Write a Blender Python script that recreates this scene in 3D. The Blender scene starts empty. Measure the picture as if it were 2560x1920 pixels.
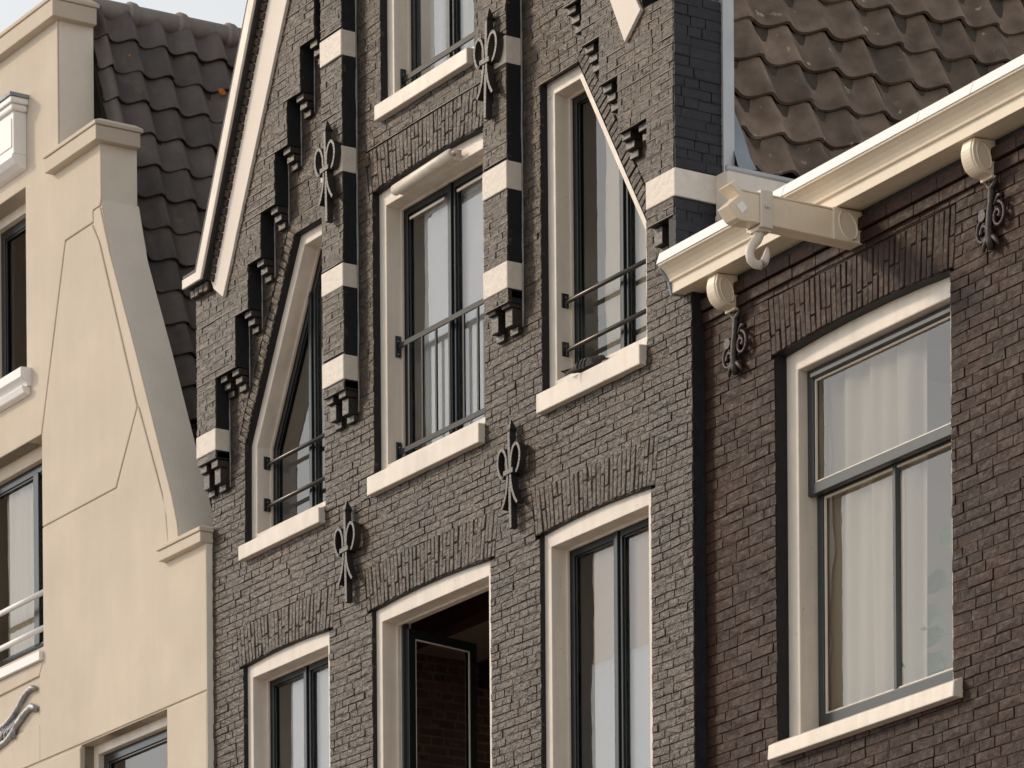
import bpy, bmesh, math, random
from math import radians, sin, cos, tan, pi, sqrt, atan2
from mathutils import Matrix, Vector
random.seed(7)
S = bpy.context.scene
COL = S.collection

# ------------------------------------------------------------------ camera
AZ = radians(58.0)                       # the street front runs 58 degrees off the picture plane
cam_d = bpy.data.cameras.new('camera'); cam = bpy.data.objects.new('camera', cam_d); COL.objects.link(cam)
cam.location = (26.894, -14.308, 1.6)    # eye height across the street, looking up and along the fronts
cam.rotation_euler = (pi / 2, 0, AZ)
cam_d.sensor_width = 36.0
cam_d.lens = 10775.0 / 2560.0 * 36.0
cam_d.shift_y = (4328.0 - 960.0) / 2560.0   # a rising front: verticals stay vertical
cam_d.clip_start = 0.5; cam_d.clip_end = 2000
S.camera = cam

# ------------------------------------------------------------------ light
SUN_AZ = radians(52.0)                   # from the left of the street front's normal
SUN_EL = radians(28.0)
to_sun = Vector((-sin(SUN_AZ) * cos(SUN_EL), -cos(SUN_AZ) * cos(SUN_EL), sin(SUN_EL)))
w = bpy.data.worlds.new('World'); S.world = w; w.use_nodes = True
nt = w.node_tree; bg = nt.nodes['Background']
sky = nt.nodes.new('ShaderNodeTexSky'); sky.sky_type = 'NISHITA'; sky.sun_disc = False
sky.sun_elevation = SUN_EL
sky.sun_rotation = atan2(to_sun.x, to_sun.y)
sky.air_density = 1.5; sky.dust_density = 0.2; sky.ozone_density = 0.6
bw = nt.nodes.new('ShaderNodeRGBToBW'); hz = nt.nodes.new('ShaderNodeMix'); hz.data_type = 'RGBA'   # thin high haze takes the blue out of the whole sky
hz.inputs[0].default_value = 0.92
nt.links.new(sky.outputs[0], bw.inputs[0]); nt.links.new(sky.outputs[0], hz.inputs[6]); nt.links.new(bw.outputs[0], hz.inputs[7]); nt.links.new(hz.outputs[2], bg.inputs['Color']); bg.inputs['Strength'].default_value = 0.15
sd = bpy.data.lights.new('sun', 'SUN'); sun = bpy.data.objects.new('sun', sd); COL.objects.link(sun)
sd.energy = 1.15; sd.angle = radians(7.0); sd.color = (1.0, 0.79, 0.57)
sun.rotation_euler = to_sun.to_track_quat('Z', 'Y').to_euler()
sun.location = (-20, -20, 30)
S.view_settings.view_transform = 'Standard'; S.view_settings.look = 'None'
S.view_settings.exposure = 0.62; S.view_settings.gamma = 1.0

# ------------------------------------------------------------------ materials
MATS = {}
def mat(name, base, rough=0.6, spec=0.5, var=0.12, vscale=6.0, bump=0.0, bscale=60.0, island=0.0,
        metallic=0.0, col2=None, c2scale=8.0, c2lo=0.55, c2hi=0.75, streak=0.0, rvar=0.0, bump2=0.0, b2scale=14.0, coat=0.0, patch=0.0, pscale=1.1, speck=0.0):
    m = bpy.data.materials.new(name); m.use_nodes = True
    t = m.node_tree; N = t.nodes; L = t.links; p = N['Principled BSDF']
    geo = N.new('ShaderNodeNewGeometry')
    def noise(scale, detail=4.0, vec=None):
        n = N.new('ShaderNodeTexNoise'); n.inputs['Scale'].default_value = scale; n.inputs['Detail'].default_value = detail
        L.new(vec or geo.outputs['Position'], n.inputs['Vector']); return n
    hsv = N.new('ShaderNodeHueSaturation'); hsv.inputs['Color'].default_value = (*base, 1)
    n1 = noise(vscale, 6.0)
    mr = N.new('ShaderNodeMapRange'); mr.inputs[1].default_value = 0.25; mr.inputs[2].default_value = 0.75
    mr.inputs[3].default_value = 1 - var; mr.inputs[4].default_value = 1 + var
    L.new(n1.outputs['Fac'], mr.inputs[0])
    val = mr.outputs[0]
    if island:
        oi = N.new('ShaderNodeObjectInfo'); ad = N.new('ShaderNodeMath'); ad.operation = 'ADD'
        L.new(geo.outputs['Random Per Island'], ad.inputs[0]); L.new(oi.outputs['Random'], ad.inputs[1])
        fr = N.new('ShaderNodeMath'); fr.operation = 'FRACT'; L.new(ad.outputs[0], fr.inputs[0])
        m2 = N.new('ShaderNodeMapRange'); m2.inputs[3].default_value = 1 - island; m2.inputs[4].default_value = 1 + island
        L.new(fr.outputs[0], m2.inputs[0])
        mu = N.new('ShaderNodeMath'); mu.operation = 'MULTIPLY'; L.new(val, mu.inputs[0]); L.new(m2.outputs[0], mu.inputs[1]); val = mu.outputs[0]
    if streak:
        mp = N.new('ShaderNodeMapping'); mp.inputs['Scale'].default_value = (5, 5, 0.5); L.new(geo.outputs['Position'], mp.inputs['Vector'])
        ns = noise(2.2, 5.0, mp.outputs[0])
        m3 = N.new('ShaderNodeMapRange'); m3.inputs[1].default_value = 0.3; m3.inputs[2].default_value = 0.7
        m3.inputs[3].default_value = 1 - streak; m3.inputs[4].default_value = 1 + streak * 0.4; L.new(ns.outputs['Fac'], m3.inputs[0])
        mu = N.new('ShaderNodeMath'); mu.operation = 'MULTIPLY'; L.new(val, mu.inputs[0]); L.new(m3.outputs[0], mu.inputs[1]); val = mu.outputs[0]
    if patch:
        np_ = noise(pscale, 3.0); m4 = N.new('ShaderNodeMapRange'); m4.inputs[1].default_value = 0.32; m4.inputs[2].default_value = 0.68
        m4.inputs[3].default_value = 1 - patch; m4.inputs[4].default_value = 1 + patch; L.new(np_.outputs['Fac'], m4.inputs[0])
        mu = N.new('ShaderNodeMath'); mu.operation = 'MULTIPLY'; L.new(val, mu.inputs[0]); L.new(m4.outputs[0], mu.inputs[1]); val = mu.outputs[0]
    if speck:                                # small chips and specks of dirt
        nk = noise(38.0, 3.0); m5 = N.new('ShaderNodeMapRange'); m5.inputs[1].default_value = 0.69; m5.inputs[2].default_value = 0.74
        m5.inputs[3].default_value = 1.0; m5.inputs[4].default_value = 1 - speck; L.new(nk.outputs['Fac'], m5.inputs[0])
        mu = N.new('ShaderNodeMath'); mu.operation = 'MULTIPLY'; L.new(val, mu.inputs[0]); L.new(m5.outputs[0], mu.inputs[1]); val = mu.outputs[0]
    L.new(val, hsv.inputs['Value'])
    out = hsv.outputs['Color']
    if col2:
        nc = noise(c2scale, 6.0)
        r = N.new('ShaderNodeMapRange'); r.inputs[1].default_value = c2lo; r.inputs[2].default_value = c2hi; L.new(nc.outputs['Fac'], r.inputs[0])
        mx = N.new('ShaderNodeMix'); mx.data_type = 'RGBA'; L.new(r.outputs[0], mx.inputs[0]); L.new(out, mx.inputs[6]); mx.inputs[7].default_value = (*col2, 1)
        out = mx.outputs[2]
    L.new(out, p.inputs['Base Color'])
    p.inputs['Roughness'].default_value = rough
    p.inputs['Specular IOR Level'].default_value = spec
    p.inputs['Metallic'].default_value = metallic
    if coat: p.inputs['Coat Weight'].default_value = coat; p.inputs['Coat Roughness'].default_value = 0.12
    if rvar:
        nr = noise(vscale * 2.3, 4.0); r = N.new('ShaderNodeMapRange'); r.inputs[1].default_value = .3; r.inputs[2].default_value = .7
        r.inputs[3].default_value = rough - rvar; r.inputs[4].default_value = rough + rvar; L.new(nr.outputs['Fac'], r.inputs[0]); L.new(r.outputs[0], p.inputs['Roughness'])
    if bump:
        nb = noise(bscale, 8.0); b = N.new('ShaderNodeBump'); b.inputs['Strength'].default_value = bump; b.inputs['Distance'].default_value = 0.01
        L.new(nb.outputs['Fac'], b.inputs['Height']); last = b
        if bump2:
            nb2 = noise(b2scale, 3.0); b2 = N.new('ShaderNodeBump'); b2.inputs['Strength'].default_value = bump2; b2.inputs['Distance'].default_value = 0.03
            L.new(nb2.outputs['Fac'], b2.inputs['Height']); L.new(b2.outputs[0], b.inputs['Normal'])
        L.new(last.outputs[0], p.inputs['Normal'])
    MATS[name] = m
    return m

M_BRICK = mat('black_painted_brick', (0.044, 0.0275, 0.016), rough=0.46, spec=0.42, var=0.35, vscale=14, island=0.26, patch=0.28, pscale=1.3, bump=0.85, bscale=62, bump2=0.45, b2scale=26, rvar=0.12)
M_MORT = mat('black_painted_mortar', (0.046, 0.031, 0.020), rough=0.55, spec=0.45, var=0.3, vscale=30, bump=0.7, bscale=80)
M_BLACK = mat('black_reveal_paint', (0.014, 0.014, 0.017), rough=0.6, spec=0.3, var=0.2, vscale=20, bump=0.3, bscale=50)
M_CORB = mat('corbel_black_paint', (0.030, 0.023, 0.018), rough=0.45, spec=0.5, var=0.3, vscale=20, island=0.3, bump=0.5, bscale=50)
M_RIB = mat('raised_pointing', (0.046, 0.035, 0.026), rough=0.5, spec=0.5, var=0.3, vscale=25, bump=0.3, bscale=90)
M_SIDE = mat('shaded_side_brick', (0.014, 0.014, 0.019), rough=0.6, spec=0.35, var=0.3, vscale=14, island=0.25, bump=0.5, bscale=45)  # the side wall's bluish shade is put into this darker brick colour
M_RBRICK = mat('brown_painted_brick', (0.031, 0.014, 0.009), rough=0.58, spec=0.19, patch=0.22, pscale=1.4, var=0.32, vscale=11, island=0.20, bump=0.50, bscale=44, bump2=0.22, b2scale=17, rvar=0.10)
M_RMORT = mat('brown_painted_mortar', (0.032, 0.0155, 0.010), rough=0.7, spec=0.3, var=0.3, vscale=30, bump=0.4, bscale=80)
M_TRIM = mat('cream_white_paint', (0.70, 0.625, 0.54), rough=0.40, spec=0.45, var=0.05, vscale=7, bump=0.10, bscale=40, streak=0.12, rvar=0.10, patch=0.04, pscale=2.5, speck=0.28)
M_BLOCK = mat('painted_stone_block', (0.64, 0.575, 0.50), rough=0.5, spec=0.4, speck=0.3, var=0.08, vscale=18, bump=0.45, bscale=30)
M_BAND = mat('painted_plaster_band', (0.68, 0.61, 0.54), rough=0.55, spec=0.4, var=0.03, vscale=6, bump=0.12, bscale=20)
M_CORN = mat('cornice_paint', (0.76, 0.65, 0.50), rough=0.32, spec=0.5, var=0.04, vscale=6, bump=0.05, bscale=30, streak=0.04, rvar=0.06, speck=0.18)
M_ZWHITE = mat('sheen_white_paint', (0.92, 0.91, 0.89), rough=0.22, spec=0.5, var=0.02, vscale=4)  # the gutter edge's bright sheen is put into this near-white base
M_STUC = mat('cream_stucco', (0.62, 0.535, 0.435), rough=0.8, spec=0.25, var=0.045, vscale=2.6, col2=(0.54, 0.46, 0.36), c2scale=1.7, c2lo=0.50, c2hi=1.0, bump=0.20, bscale=70, streak=0.026, patch=0.035, pscale=0.8, bump2=0.05, b2scale=9)
M_STUCW = mat('lifted_side_stucco', (0.86, 0.785, 0.68), rough=0.85, spec=0.2, var=0.05, vscale=4, bump=0.35, bscale=80)  # side stucco, base raised to brighten faces turned from the sun
M_WHITE = mat('white_sill_paint', (0.82, 0.80, 0.78), rough=0.4, spec=0.5, var=0.02, vscale=4)
M_GREEN = mat('dark_green_gloss', (0.009, 0.013, 0.014), rough=0.22, spec=0.45, var=0.15, vscale=10, bump=0.04, bscale=30)
M_SASH2 = mat('slate_sash_paint', (0.034, 0.040, 0.042), rough=0.3, spec=0.4, var=0.15, vscale=7, streak=0.15)
M_IRON = mat('black_iron', (0.022, 0.019, 0.017), rough=0.38, spec=0.55, var=0.3, vscale=30, bump=0.5, bscale=90)
M_RIRON = mat('brown_painted_iron', (0.022, 0.013, 0.010), rough=0.5, spec=0.5, var=0.25, vscale=30, bump=0.4, bscale=90)
M_STEEL = mat('weathered_steel_tube', (0.075, 0.068, 0.062), rough=0.30, spec=0.5, var=0.2, vscale=9, metallic=0.7, streak=0.2)
M_RAIL = mat('slate_green_rail', (0.014, 0.020, 0.022), rough=0.5, spec=0.25, var=0.1, vscale=9)
M_ZINC = mat('zinc_strip', (0.42, 0.43, 0.44), rough=0.5, spec=0.5, var=0.1, vscale=5, metallic=0.25, bump=0.2, bscale=120)
M_LEAD = mat('lead_flashing', (0.24, 0.27, 0.31), rough=0.55, spec=0.4, var=0.15, vscale=7, metallic=0.15, bump=0.2, bscale=18)
M_LEADW = mat('sealant_bead', (0.20, 0.20, 0.21), rough=0.6, var=0.3, vscale=22)
M_TILE1 = mat('dark_concrete_tile', (0.115, 0.096, 0.088), rough=0.55, spec=0.45, var=0.25, vscale=6, island=0.24, bump=0.2, bscale=90, col2=(0.19, 0.135, 0.09), c2scale=9, c2lo=0.55, c2hi=0.85)
M_TILE2 = mat('weathered_clay_tile', (0.150, 0.107, 0.078), rough=0.6, spec=0.35, var=0.45, vscale=7, island=0.36, patch=0.2, pscale=1.6, bump=0.3, bscale=45, col2=(0.48, 0.39, 0.28), c2scale=11, c2lo=0.66, c2hi=0.74)
M_RIDGE = mat('ridge_tile', (0.24, 0.205, 0.18), rough=0.5, spec=0.5, var=0.15, vscale=8, bump=0.15, bscale=60)
M_SILVER = mat('silver_ornament', (0.36, 0.36, 0.37), rough=0.4, var=0.3, vscale=30, metallic=0.5, bump=0.4, bscale=120)
M_LICHEN = mat('orange_lichen', (0.50, 0.16, 0.02), rough=0.9, var=0.3, vscale=60)
M_WOOD = mat('dark_red_beam', (0.075, 0.026, 0.016), rough=0.5, var=0.3, vscale=6)
M_PLASTER = mat('interior_plaster', (0.55, 0.45, 0.36), rough=0.9, spec=0.2, var=0.04)
M_INLIN = mat('inner_reveal_paint', (0.78, 0.70, 0.60), rough=0.6, var=0.04)
M_INBRICK = mat('interior_red_brick', (0.17, 0.075, 0.050), rough=0.8, var=0.3, vscale=9, island=0.3, bump=0.4, bscale=50)
M_INMORT = mat('interior_mortar', (0.22, 0.18, 0.15), rough=0.9, var=0.2)
M_DARK = mat('interior_floor', (0.16, 0.13, 0.11), rough=0.8)
M_LEAF = mat('plant_leaf', (0.26, 0.36, 0.10), rough=0.45, var=0.25, vscale=16)
M_POT = mat('pot_clay', (0.45, 0.40, 0.34), rough=0.7)
M_STONE = mat('street_paving', (0.36, 0.32, 0.28), rough=0.9, var=0.2, vscale=1.2, bump=0.3, bscale=9)
M_WATER = mat('dark_trim', (0.03, 0.03, 0.03), rough=0.4)
M_BIRD1 = mat('pigeon_grey', (0.050, 0.043, 0.042), rough=0.75, spec=0.2, var=0.5, vscale=55, bump=0.3, bscale=120)
M_BIRD2 = mat('pigeon_dark', (0.016, 0.014, 0.016), rough=0.7, spec=0.2, var=0.3, vscale=60)
M_BIRD3 = mat('pigeon_pale', (0.13, 0.115, 0.11), rough=0.75, spec=0.2, var=0.3, vscale=60)
M_TAN = mat('pigeon_tail_brown', (0.10, 0.055, 0.025), rough=0.7, var=0.4, vscale=60)
M_ROLL = mat('tar_and_shade_black', (0.03, 0.028, 0.03), rough=0.6, var=0.3, vscale=20, bump=0.5, bscale=40)  # flat roofs and coping lead; also paints the coping's shaded underside black

def cloth(name, col, trans=0.10, fold=0.0):
    m = bpy.data.materials.new(name); m.use_nodes = True; t = m.node_tree; N = t.nodes; L = t.links
    p = N['Principled BSDF']; p.inputs['Base Color'].default_value = (*col, 1); p.inputs['Roughness'].default_value = 0.9
    p.inputs['Specular IOR Level'].default_value = 0.15
    tr = N.new('ShaderNodeBsdfTranslucent'); tr.inputs['Color'].default_value = (*col, 1)
    mx = N.new('ShaderNodeMixShader'); mx.inputs[0].default_value = trans
    L.new(p.outputs[0], mx.inputs[1]); L.new(tr.outputs[0], mx.inputs[2]); L.new(mx.outputs[0], N['Material Output'].inputs['Surface'])
    return m
M_CURT = cloth('white_sheer_cloth', (0.93, 0.91, 0.91)); M_CURT2 = cloth('cream_sheer_cloth', (0.93, 0.81, 0.64)); M_CEILCLOTH = cloth('peach_ceiling_cloth', (0.86, 0.68, 0.52))  # the peach cloth stands in for a lit ceiling

def glass():
    m = bpy.data.materials.new('window_glass'); m.use_nodes = True; t = m.node_tree; N = t.nodes; L = t.links
    for n in list(N):
        if n.type != 'OUTPUT_MATERIAL': N.remove(n)
    fr = N.new('ShaderNodeFresnel'); fr.inputs['IOR'].default_value = 1.85
    tr = N.new('ShaderNodeBsdfTransparent'); tr.inputs['Color'].default_value = (0.97, 0.98, 0.97, 1)
    gl = N.new('ShaderNodeBsdfGlossy'); gl.inputs['Roughness'].default_value = 0.0
    mx = N.new('ShaderNodeMixShader'); L.new(fr.outputs[0], mx.inputs[0]); L.new(tr.outputs[0], mx.inputs[1]); L.new(gl.outputs[0], mx.inputs[2])
    L.new(mx.outputs[0], N['Material Output'].inputs['Surface'])
    return m
M_GLASS = glass()

# ------------------------------------------------------------------ helpers
class MB:
    def __init__(s): s.v = []; s.f = []
    def add(s, verts, faces):
        o = len(s.v); s.v += [tuple(q) for q in verts]; s.f += [tuple(i + o for i in q) for q in faces]; return s
    def box(s, x0, x1, y0, y1, z0, z1):
        return s.add([(x0,y0,z0),(x1,y0,z0),(x1,y1,z0),(x0,y1,z0),(x0,y0,z1),(x1,y0,z1),(x1,y1,z1),(x0,y1,z1)],
                     [(0,3,2,1),(4,5,6,7),(0,1,5,4),(1,2,6,5),(2,3,7,6),(3,0,4,7)])
    def prism(s, poly, y0, y1):
        """poly in (x,z); extruded along y"""
        n = len(poly)
        return s.add([(x,y0,z) for x,z in poly] + [(x,y1,z) for x,z in poly],
                     [tuple(range(n)), tuple(range(2*n-1, n-1, -1))] + [(i, n+i, n+(i+1)%n, (i+1)%n) for i in range(n)])
    def prism_x(s, poly, x0, x1):
        """poly in (y,z); extruded along x"""
        n = len(poly)
        return s.add([(x0,y,z) for y,z in poly] + [(x1,y,z) for y,z in poly],
                     [tuple(range(n)), tuple(range(2*n-1, n-1, -1))] + [(i, n+i, n+(i+1)%n, (i+1)%n) for i in range(n)])
    def tube(s, path, r, seg=8, up=None, flat=None, caps=True):
        """swept section; r number or list; flat=(w,h) gives a flat bar, up = its width axis hint"""
        P = [Vector(q) for q in path]; n = len(P); rings = []
        for i in range(n):
            t = (P[min(i+1,n-1)] - P[max(i-1,0)]).normalized()
            ref = Vector(up) if up else (Vector((0,1,0)) if abs(t.y) < .9 else Vector((0,0,1)))
            a = ref - t*ref.dot(t); a.normalize(); b = t.cross(a)
            rr = r[i] if isinstance(r, (list, tuple)) else r
            if flat:
                wd, ht = flat[0]*rr, flat[1]*rr
                ring = [P[i]+a*wd+b*ht, P[i]-a*wd+b*ht, P[i]-a*wd-b*ht, P[i]+a*wd-b*ht]
            else:
                ring = [P[i] + (a*cos(2*pi*k/seg) + b*sin(2*pi*k/seg))*rr for k in range(seg)]
            rings.append(ring)
        m = len(rings[0]); vs = [q for ring in rings for q in ring]; fs = []
        for i in range(n-1):
            for k in range(m):
                fs.append((i*m+k, i*m+(k+1)%m, (i+1)*m+(k+1)%m, (i+1)*m+k))
        if caps: fs += [tuple(range(m-1,-1,-1)), tuple((n-1)*m+k for k in range(m))]
        return s.add(vs, fs)
    def ellipsoid(s, c, r, nu=12, nv=8):
        vs = []; fs = []
        for j in range(1, nv):
            for i in range(nu):
                a = 2*pi*i/nu; b = pi*j/nv; vs.append((c[0]+r[0]*sin(b)*cos(a), c[1]+r[1]*sin(b)*sin(a), c[2]+r[2]*cos(b)))
        vs += [(c[0],c[1],c[2]+r[2]), (c[0],c[1],c[2]-r[2])]
        for j in range(nv-2):
            for i in range(nu): fs.append((j*nu+i, (j+1)*nu+i, (j+1)*nu+(i+1)%nu, j*nu+(i+1)%nu))
        t, b2 = len(vs)-2, len(vs)-1
        for i in range(nu): fs.append((t, i, (i+1)%nu)); fs.append((b2, (nv-2)*nu+(i+1)%nu, (nv-2)*nu+i))
        return s.add(vs, fs)
    def mesh(s, name, m):
        me = bpy.data.meshes.new(name); me.from_pydata(s.v, [], s.f)
        bm = bmesh.new(); bm.from_mesh(me); bmesh.ops.recalc_face_normals(bm, faces=bm.faces); bm.to_mesh(me); bm.free()
        me.materials.append(m); return me
    def build(s, name, m, parent=None, bevel=0.0, smooth=False, seg=2, kind=None):
        me = s.mesh(name, m); o = bpy.data.objects.new(name, me); COL.objects.link(o)
        if parent: o.parent = parent
        if smooth:
            for p in me.polygons: p.use_smooth = True
            if bevel == 0 and smooth == 'angle': me.set_sharp_from_angle(angle=radians(40))
        if bevel:
            b = o.modifiers.new('bevel', 'BEVEL'); b.width = bevel; b.segments = seg; b.limit_method = 'ANGLE'; b.angle_limit = radians(35)
        if kind: o['kind'] = kind
        return o

PIV = Vector((0, 0, 10))
LEAN = radians(0.5)                      # the old fronts lean a little over the street
def frame(o, rz):
    return Matrix.Translation(Vector(o) + PIV) @ Matrix.Rotation(rz, 4, 'Z') @ Matrix.Rotation(LEAN, 4, 'X') @ Matrix.Translation(-PIV)
WB = 5.987
F_B = frame((0, 0, 0), 0); F_R = frame((WB, 0.09, 0), radians(-1.4)); F_L = frame((0, -0.045, 0), radians(0.4))

def house(name, Fm, label):
    e = bpy.data.objects.new(name, None); COL.objects.link(e); e.matrix_world = Fm; e.empty_display_size = 0.5
    e['label'] = label; e['category'] = 'house'; return e
def empty(name, parent):
    e = bpy.data.objects.new(name, None); COL.objects.link(e); e.parent = parent; e.empty_display_size = 0.1; return e
def thing(o, label, cat, group=None):
    o['label'] = label; o['category'] = cat
    if group: o['group'] = group
    return o

def scan(poly, z):
    xs = []
    n = len(poly)
    for i in range(n):
        (x0, z0), (x1, z1) = poly[i], poly[(i+1) % n]
        if (z0 <= z < z1) or (z1 <= z < z0): xs.append(x0 + (x1-x0)*(z-z0)/(z1-z0))
    return (min(xs), max(xs)) if len(xs) >= 2 else None

def intervals(z0, z1, lo, hi, blocks):
    """free runs of a course: ((left at z0, left at z1), (right at z0, right at z1)); lo/hi are functions of z"""
    e = 0.001; zm = (z0+z1)/2
    bl = []
    for p in blocks:
        m = scan(p, zm)
        if not m: continue
        a = scan(p, z0+e) or m; b = scan(p, z1-e) or m
        if abs(a[0]-m[0]) > .08 or abs(a[1]-m[1]) > .08: a = m
        if abs(b[0]-m[0]) > .08 or abs(b[1]-m[1]) > .08: b = m
        bl.append(((a[0], b[0]), (a[1], b[1]), m))
    bl.sort(key=lambda q: q[2][0])
    res = []; cur = (lo(z0+e), lo(z1-e)); cm = lo(zm)
    for l, r, m in bl:
        if m[1] <= cm: continue
        if m[0] > cm + .012: res.append((cur, l))
        cur = r; cm = m[1]
    if hi(zm) > cm + .012: res.append((cur, (hi(z0+e), hi(z1-e))))
    return res

def rowjoints(rng, a, b, st, hd, p=0.5):
    x = a - rng.uniform(0, st); out = []
    while x < b: x += st if rng.random() < p else hd; out.append(x)
    return out

def lay(rng, z0, z1, course, lo, hi, blocks, st, hd, p=0.5):
    """list of bricks (l0,l1,r0,r1,za,zb,full) and of course runs"""
    bricks = []; runs = []
    k0 = int(math.floor(z0/course + .5)); k1 = int(math.floor(z1/course + .5))
    for k in range(k0, k1):
        za, zb = k*course, (k+1)*course
        iv = intervals(za, zb, lo, hi, blocks)
        js = rowjoints(rng, min(lo(za), lo(zb)) - .1, max(hi(za), hi(zb)) + .1, st, hd, p)
        for l, r in iv:
            runs.append((l, r, za, zb))
            L0 = max(l); R0 = min(r)
            inner = [x for x in js if L0 + .035 < x < R0 - .035]
            edges = [l] + [(x, x) for x in inner] + [r]
            for i in range(len(edges)-1):
                a, b = edges[i], edges[i+1]
                full = 0 < i < len(edges)-2 and (b[0]-a[0]) > hd*1.5
                bricks.append((a[0], a[1], b[0], b[1], za, zb, full))
    return bricks, runs

def brick_geo(mb, rng, q, P, j=.0020, front=.0, back=-.03, rough=1.0):
    """one brick as a closed block; P(u, n, z) maps plane coordinates, n outwards"""
    l0, l1, r0, r1, za, zb = q[:6]
    jt = lambda s: rng.uniform(-s, s)*rough
    f = front + jt(.0027)
    c = [(l0+j, za+j), (r0-j, za+j), (r1-j, zb-j), (l1+j, zb-j)]
    c = [(x+jt(.0026), z+jt(.0020)) for x, z in c]
    cx = sum(x for x, z in c)/4; cz = sum(z for x, z in c)/4
    ins = .0024
    vs = [P(x, back, z) for x, z in c] + [P(x, f-.0022, z) for x, z in c]
    for x, z in c:
        vs.append(P(x + (ins if x < cx else -ins), f+jt(.0022), z + (ins if z < cz else -ins)))
    vs.append(P(cx+jt(.022), f+.0006+jt(.0032), cz+jt(.009)))
    fs = []
    for k in range(4):
        n = (k+1) % 4
        fs += [(k, n, 4+n, 4+k), (4+k, 4+n, 8+n, 8+k), (8+k, 8+n, 12)]
    mb.add(vs, fs)

def place_bricks(rng, bricks, P, m, parent, name_rest, individuals=0, key=None, front=0.0, axis='front', j=.0020):
    """the largest full stretchers become single brick objects, the rest one joined part"""
    ind = []
    if individuals:
        ind = sorted([b for b in bricks if b[6]], key=key)[:individuals]
        ids = set(id(b) for b in ind); rest = [b for b in bricks if id(b) not in ids]
        L = sum(b[2]-b[0] for b in ind)/len(ind); H = ind[0][5]-ind[0][4]
        var = []
        for i in range(14):
            mb = MB(); brick_geo(mb, rng, (-L/2, -L/2, L/2, L/2, -H/2, H/2), lambda u, n, z: (u, -n, z), j=j); var.append(mb.mesh('brick', m))
        for b in ind:
            o = bpy.data.objects.new('brick', rng.choice(var)); COL.objects.link(o); o.parent = parent
            cz = (b[4]+b[5])/2
            o.location = P((b[0]+b[2])/2, front + rng.uniform(-.003, .003), cz); o.scale = ((b[2]-b[0])/L, 1, 1)
    else: rest = bricks
    mb = MB()
    for b in rest: brick_geo(mb, rng, b, P, front=front, j=j)
    return mb.build(name_rest, m, parent, kind='stuff')

def sheet(runs, P, m, name, parent, n=-.0056, back=None):
    mb = MB()
    for l, r, za, zb in runs:
        mb.add([P(l[0], n, za), P(r[0], n, za), P(r[1], n, zb), P(l[1], n, zb)], [(0,1,2,3)])
        if back is not None:
            mb.add([P(l[0], back, za), P(r[0], back, za), P(r[1], back, zb), P(l[1], back, zb)], [(3,2,1,0)])
    return mb.build(name, m, parent)

def ribs(rng, runs, P, m, name, parent, zmin, n1=.003):
    mb = MB()
    for l, r, za, zb in runs:
        if za < zmin: continue
        x = l[0]
        while x < r[0]-.01:
            e = min(r[0], x + rng.uniform(.12, .5)); d = rng.uniform(-.0015, .0015); h = rng.uniform(.0022, .0036); nn = n1 + rng.uniform(-.002, .0015)
            vs = [P(x, -.012, za-h+d), P(e, -.012, za-h+d), P(e, nn, za-h+d), P(x, nn, za-h+d), P(x, -.012, za+h+d), P(e, -.012, za+h+d), P(e, nn-.001, za+h+d), P(x, nn-.001, za+h+d)]
            mb.add(vs, [(0,3,2,1),(4,5,6,7),(0,1,5,4),(1,2,6,5),(2,3,7,6),(3,0,4,7)])
            x = e + .0005
    return mb.build(name, m, parent, kind='stuff')

def arch(parent, rng, m, s0, s1, zb, h, rise=0.02, fan=0.045, wd=0.046, n0=0.0, mort=None):
    mort = mort or M_MORT
    """soldier-course flat arch above an opening; returns the blocked outline"""
    part = empty('arch', parent)
    n = int(round((s1-s0)/wd)); cx = (s0+s1)/2
    bot = lambda t: (s0+(s1-s0)*t, zb + rise*(1-(2*t-1)**2))
    top = lambda t: (s0-fan+(s1-s0+2*fan)*t, zb+h)
    for i in range(n):
        ta, tb = i/n, (i+1)/n
        cuts = [0, rng.choice([.32, .36, .5, .64, .68]) + rng.uniform(-.03, .03), 1] if rng.random() < .8 else [0, 1]
        for c0, c1 in zip(cuts, cuts[1:]):
            def pt(t, c):
                b, u = bot(t), top(t); return (b[0]+(u[0]-b[0])*c, b[1]+(u[1]-b[1])*c)
            A, B, C, D = pt(ta, c0), pt(tb, c0), pt(tb, c1), pt(ta, c1)
            mb = MB(); g = .0018
            f = n0 + rng.uniform(-.003, .003)
            c = [(A[0]+g, A[1]+g), (B[0]-g, B[1]+g), (C[0]-g, C[1]-g), (D[0]+g, D[1]-g)]
            c = [(x+rng.uniform(-.0022,.0022), z+rng.uniform(-.003,.003)) for x, z in c]
            mx = sum(x for x, z in c)/4; mz = sum(z for x, z in c)/4
            vs = [(x, .03, z) for x, z in c] + [(x, -f+.005, z) for x, z in c]
            vs += [(x+(.005 if x < mx else -.005), -f+rng.uniform(-.003,.003), z+(.006 if z < mz else -.006)) for x, z in c] + [(mx, -f-.001, mz+rng.uniform(-.02,.02))]
            fs = []
            for k in range(4):
                q = (k+1) % 4; fs += [(k, q, 4+q, 4+k), (4+k, 4+q, 8+q, 8+k), (8+k, 8+q, 12)]
            mb.add(vs, fs); mb.build('arch_brick', m, part)
    MB().prism([(s0, zb+.004), ((s0+s1)/2, zb+rise+.004), (s1, zb+.004), (s1+fan, zb+h+.004), (s0-fan, zb+h+.004)], .0085, .03).build('arch_mortar', mort, part)
    return [(s0, zb), (s1, zb), (s1+fan, zb+h), (s0-fan, zb+h)]

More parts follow.
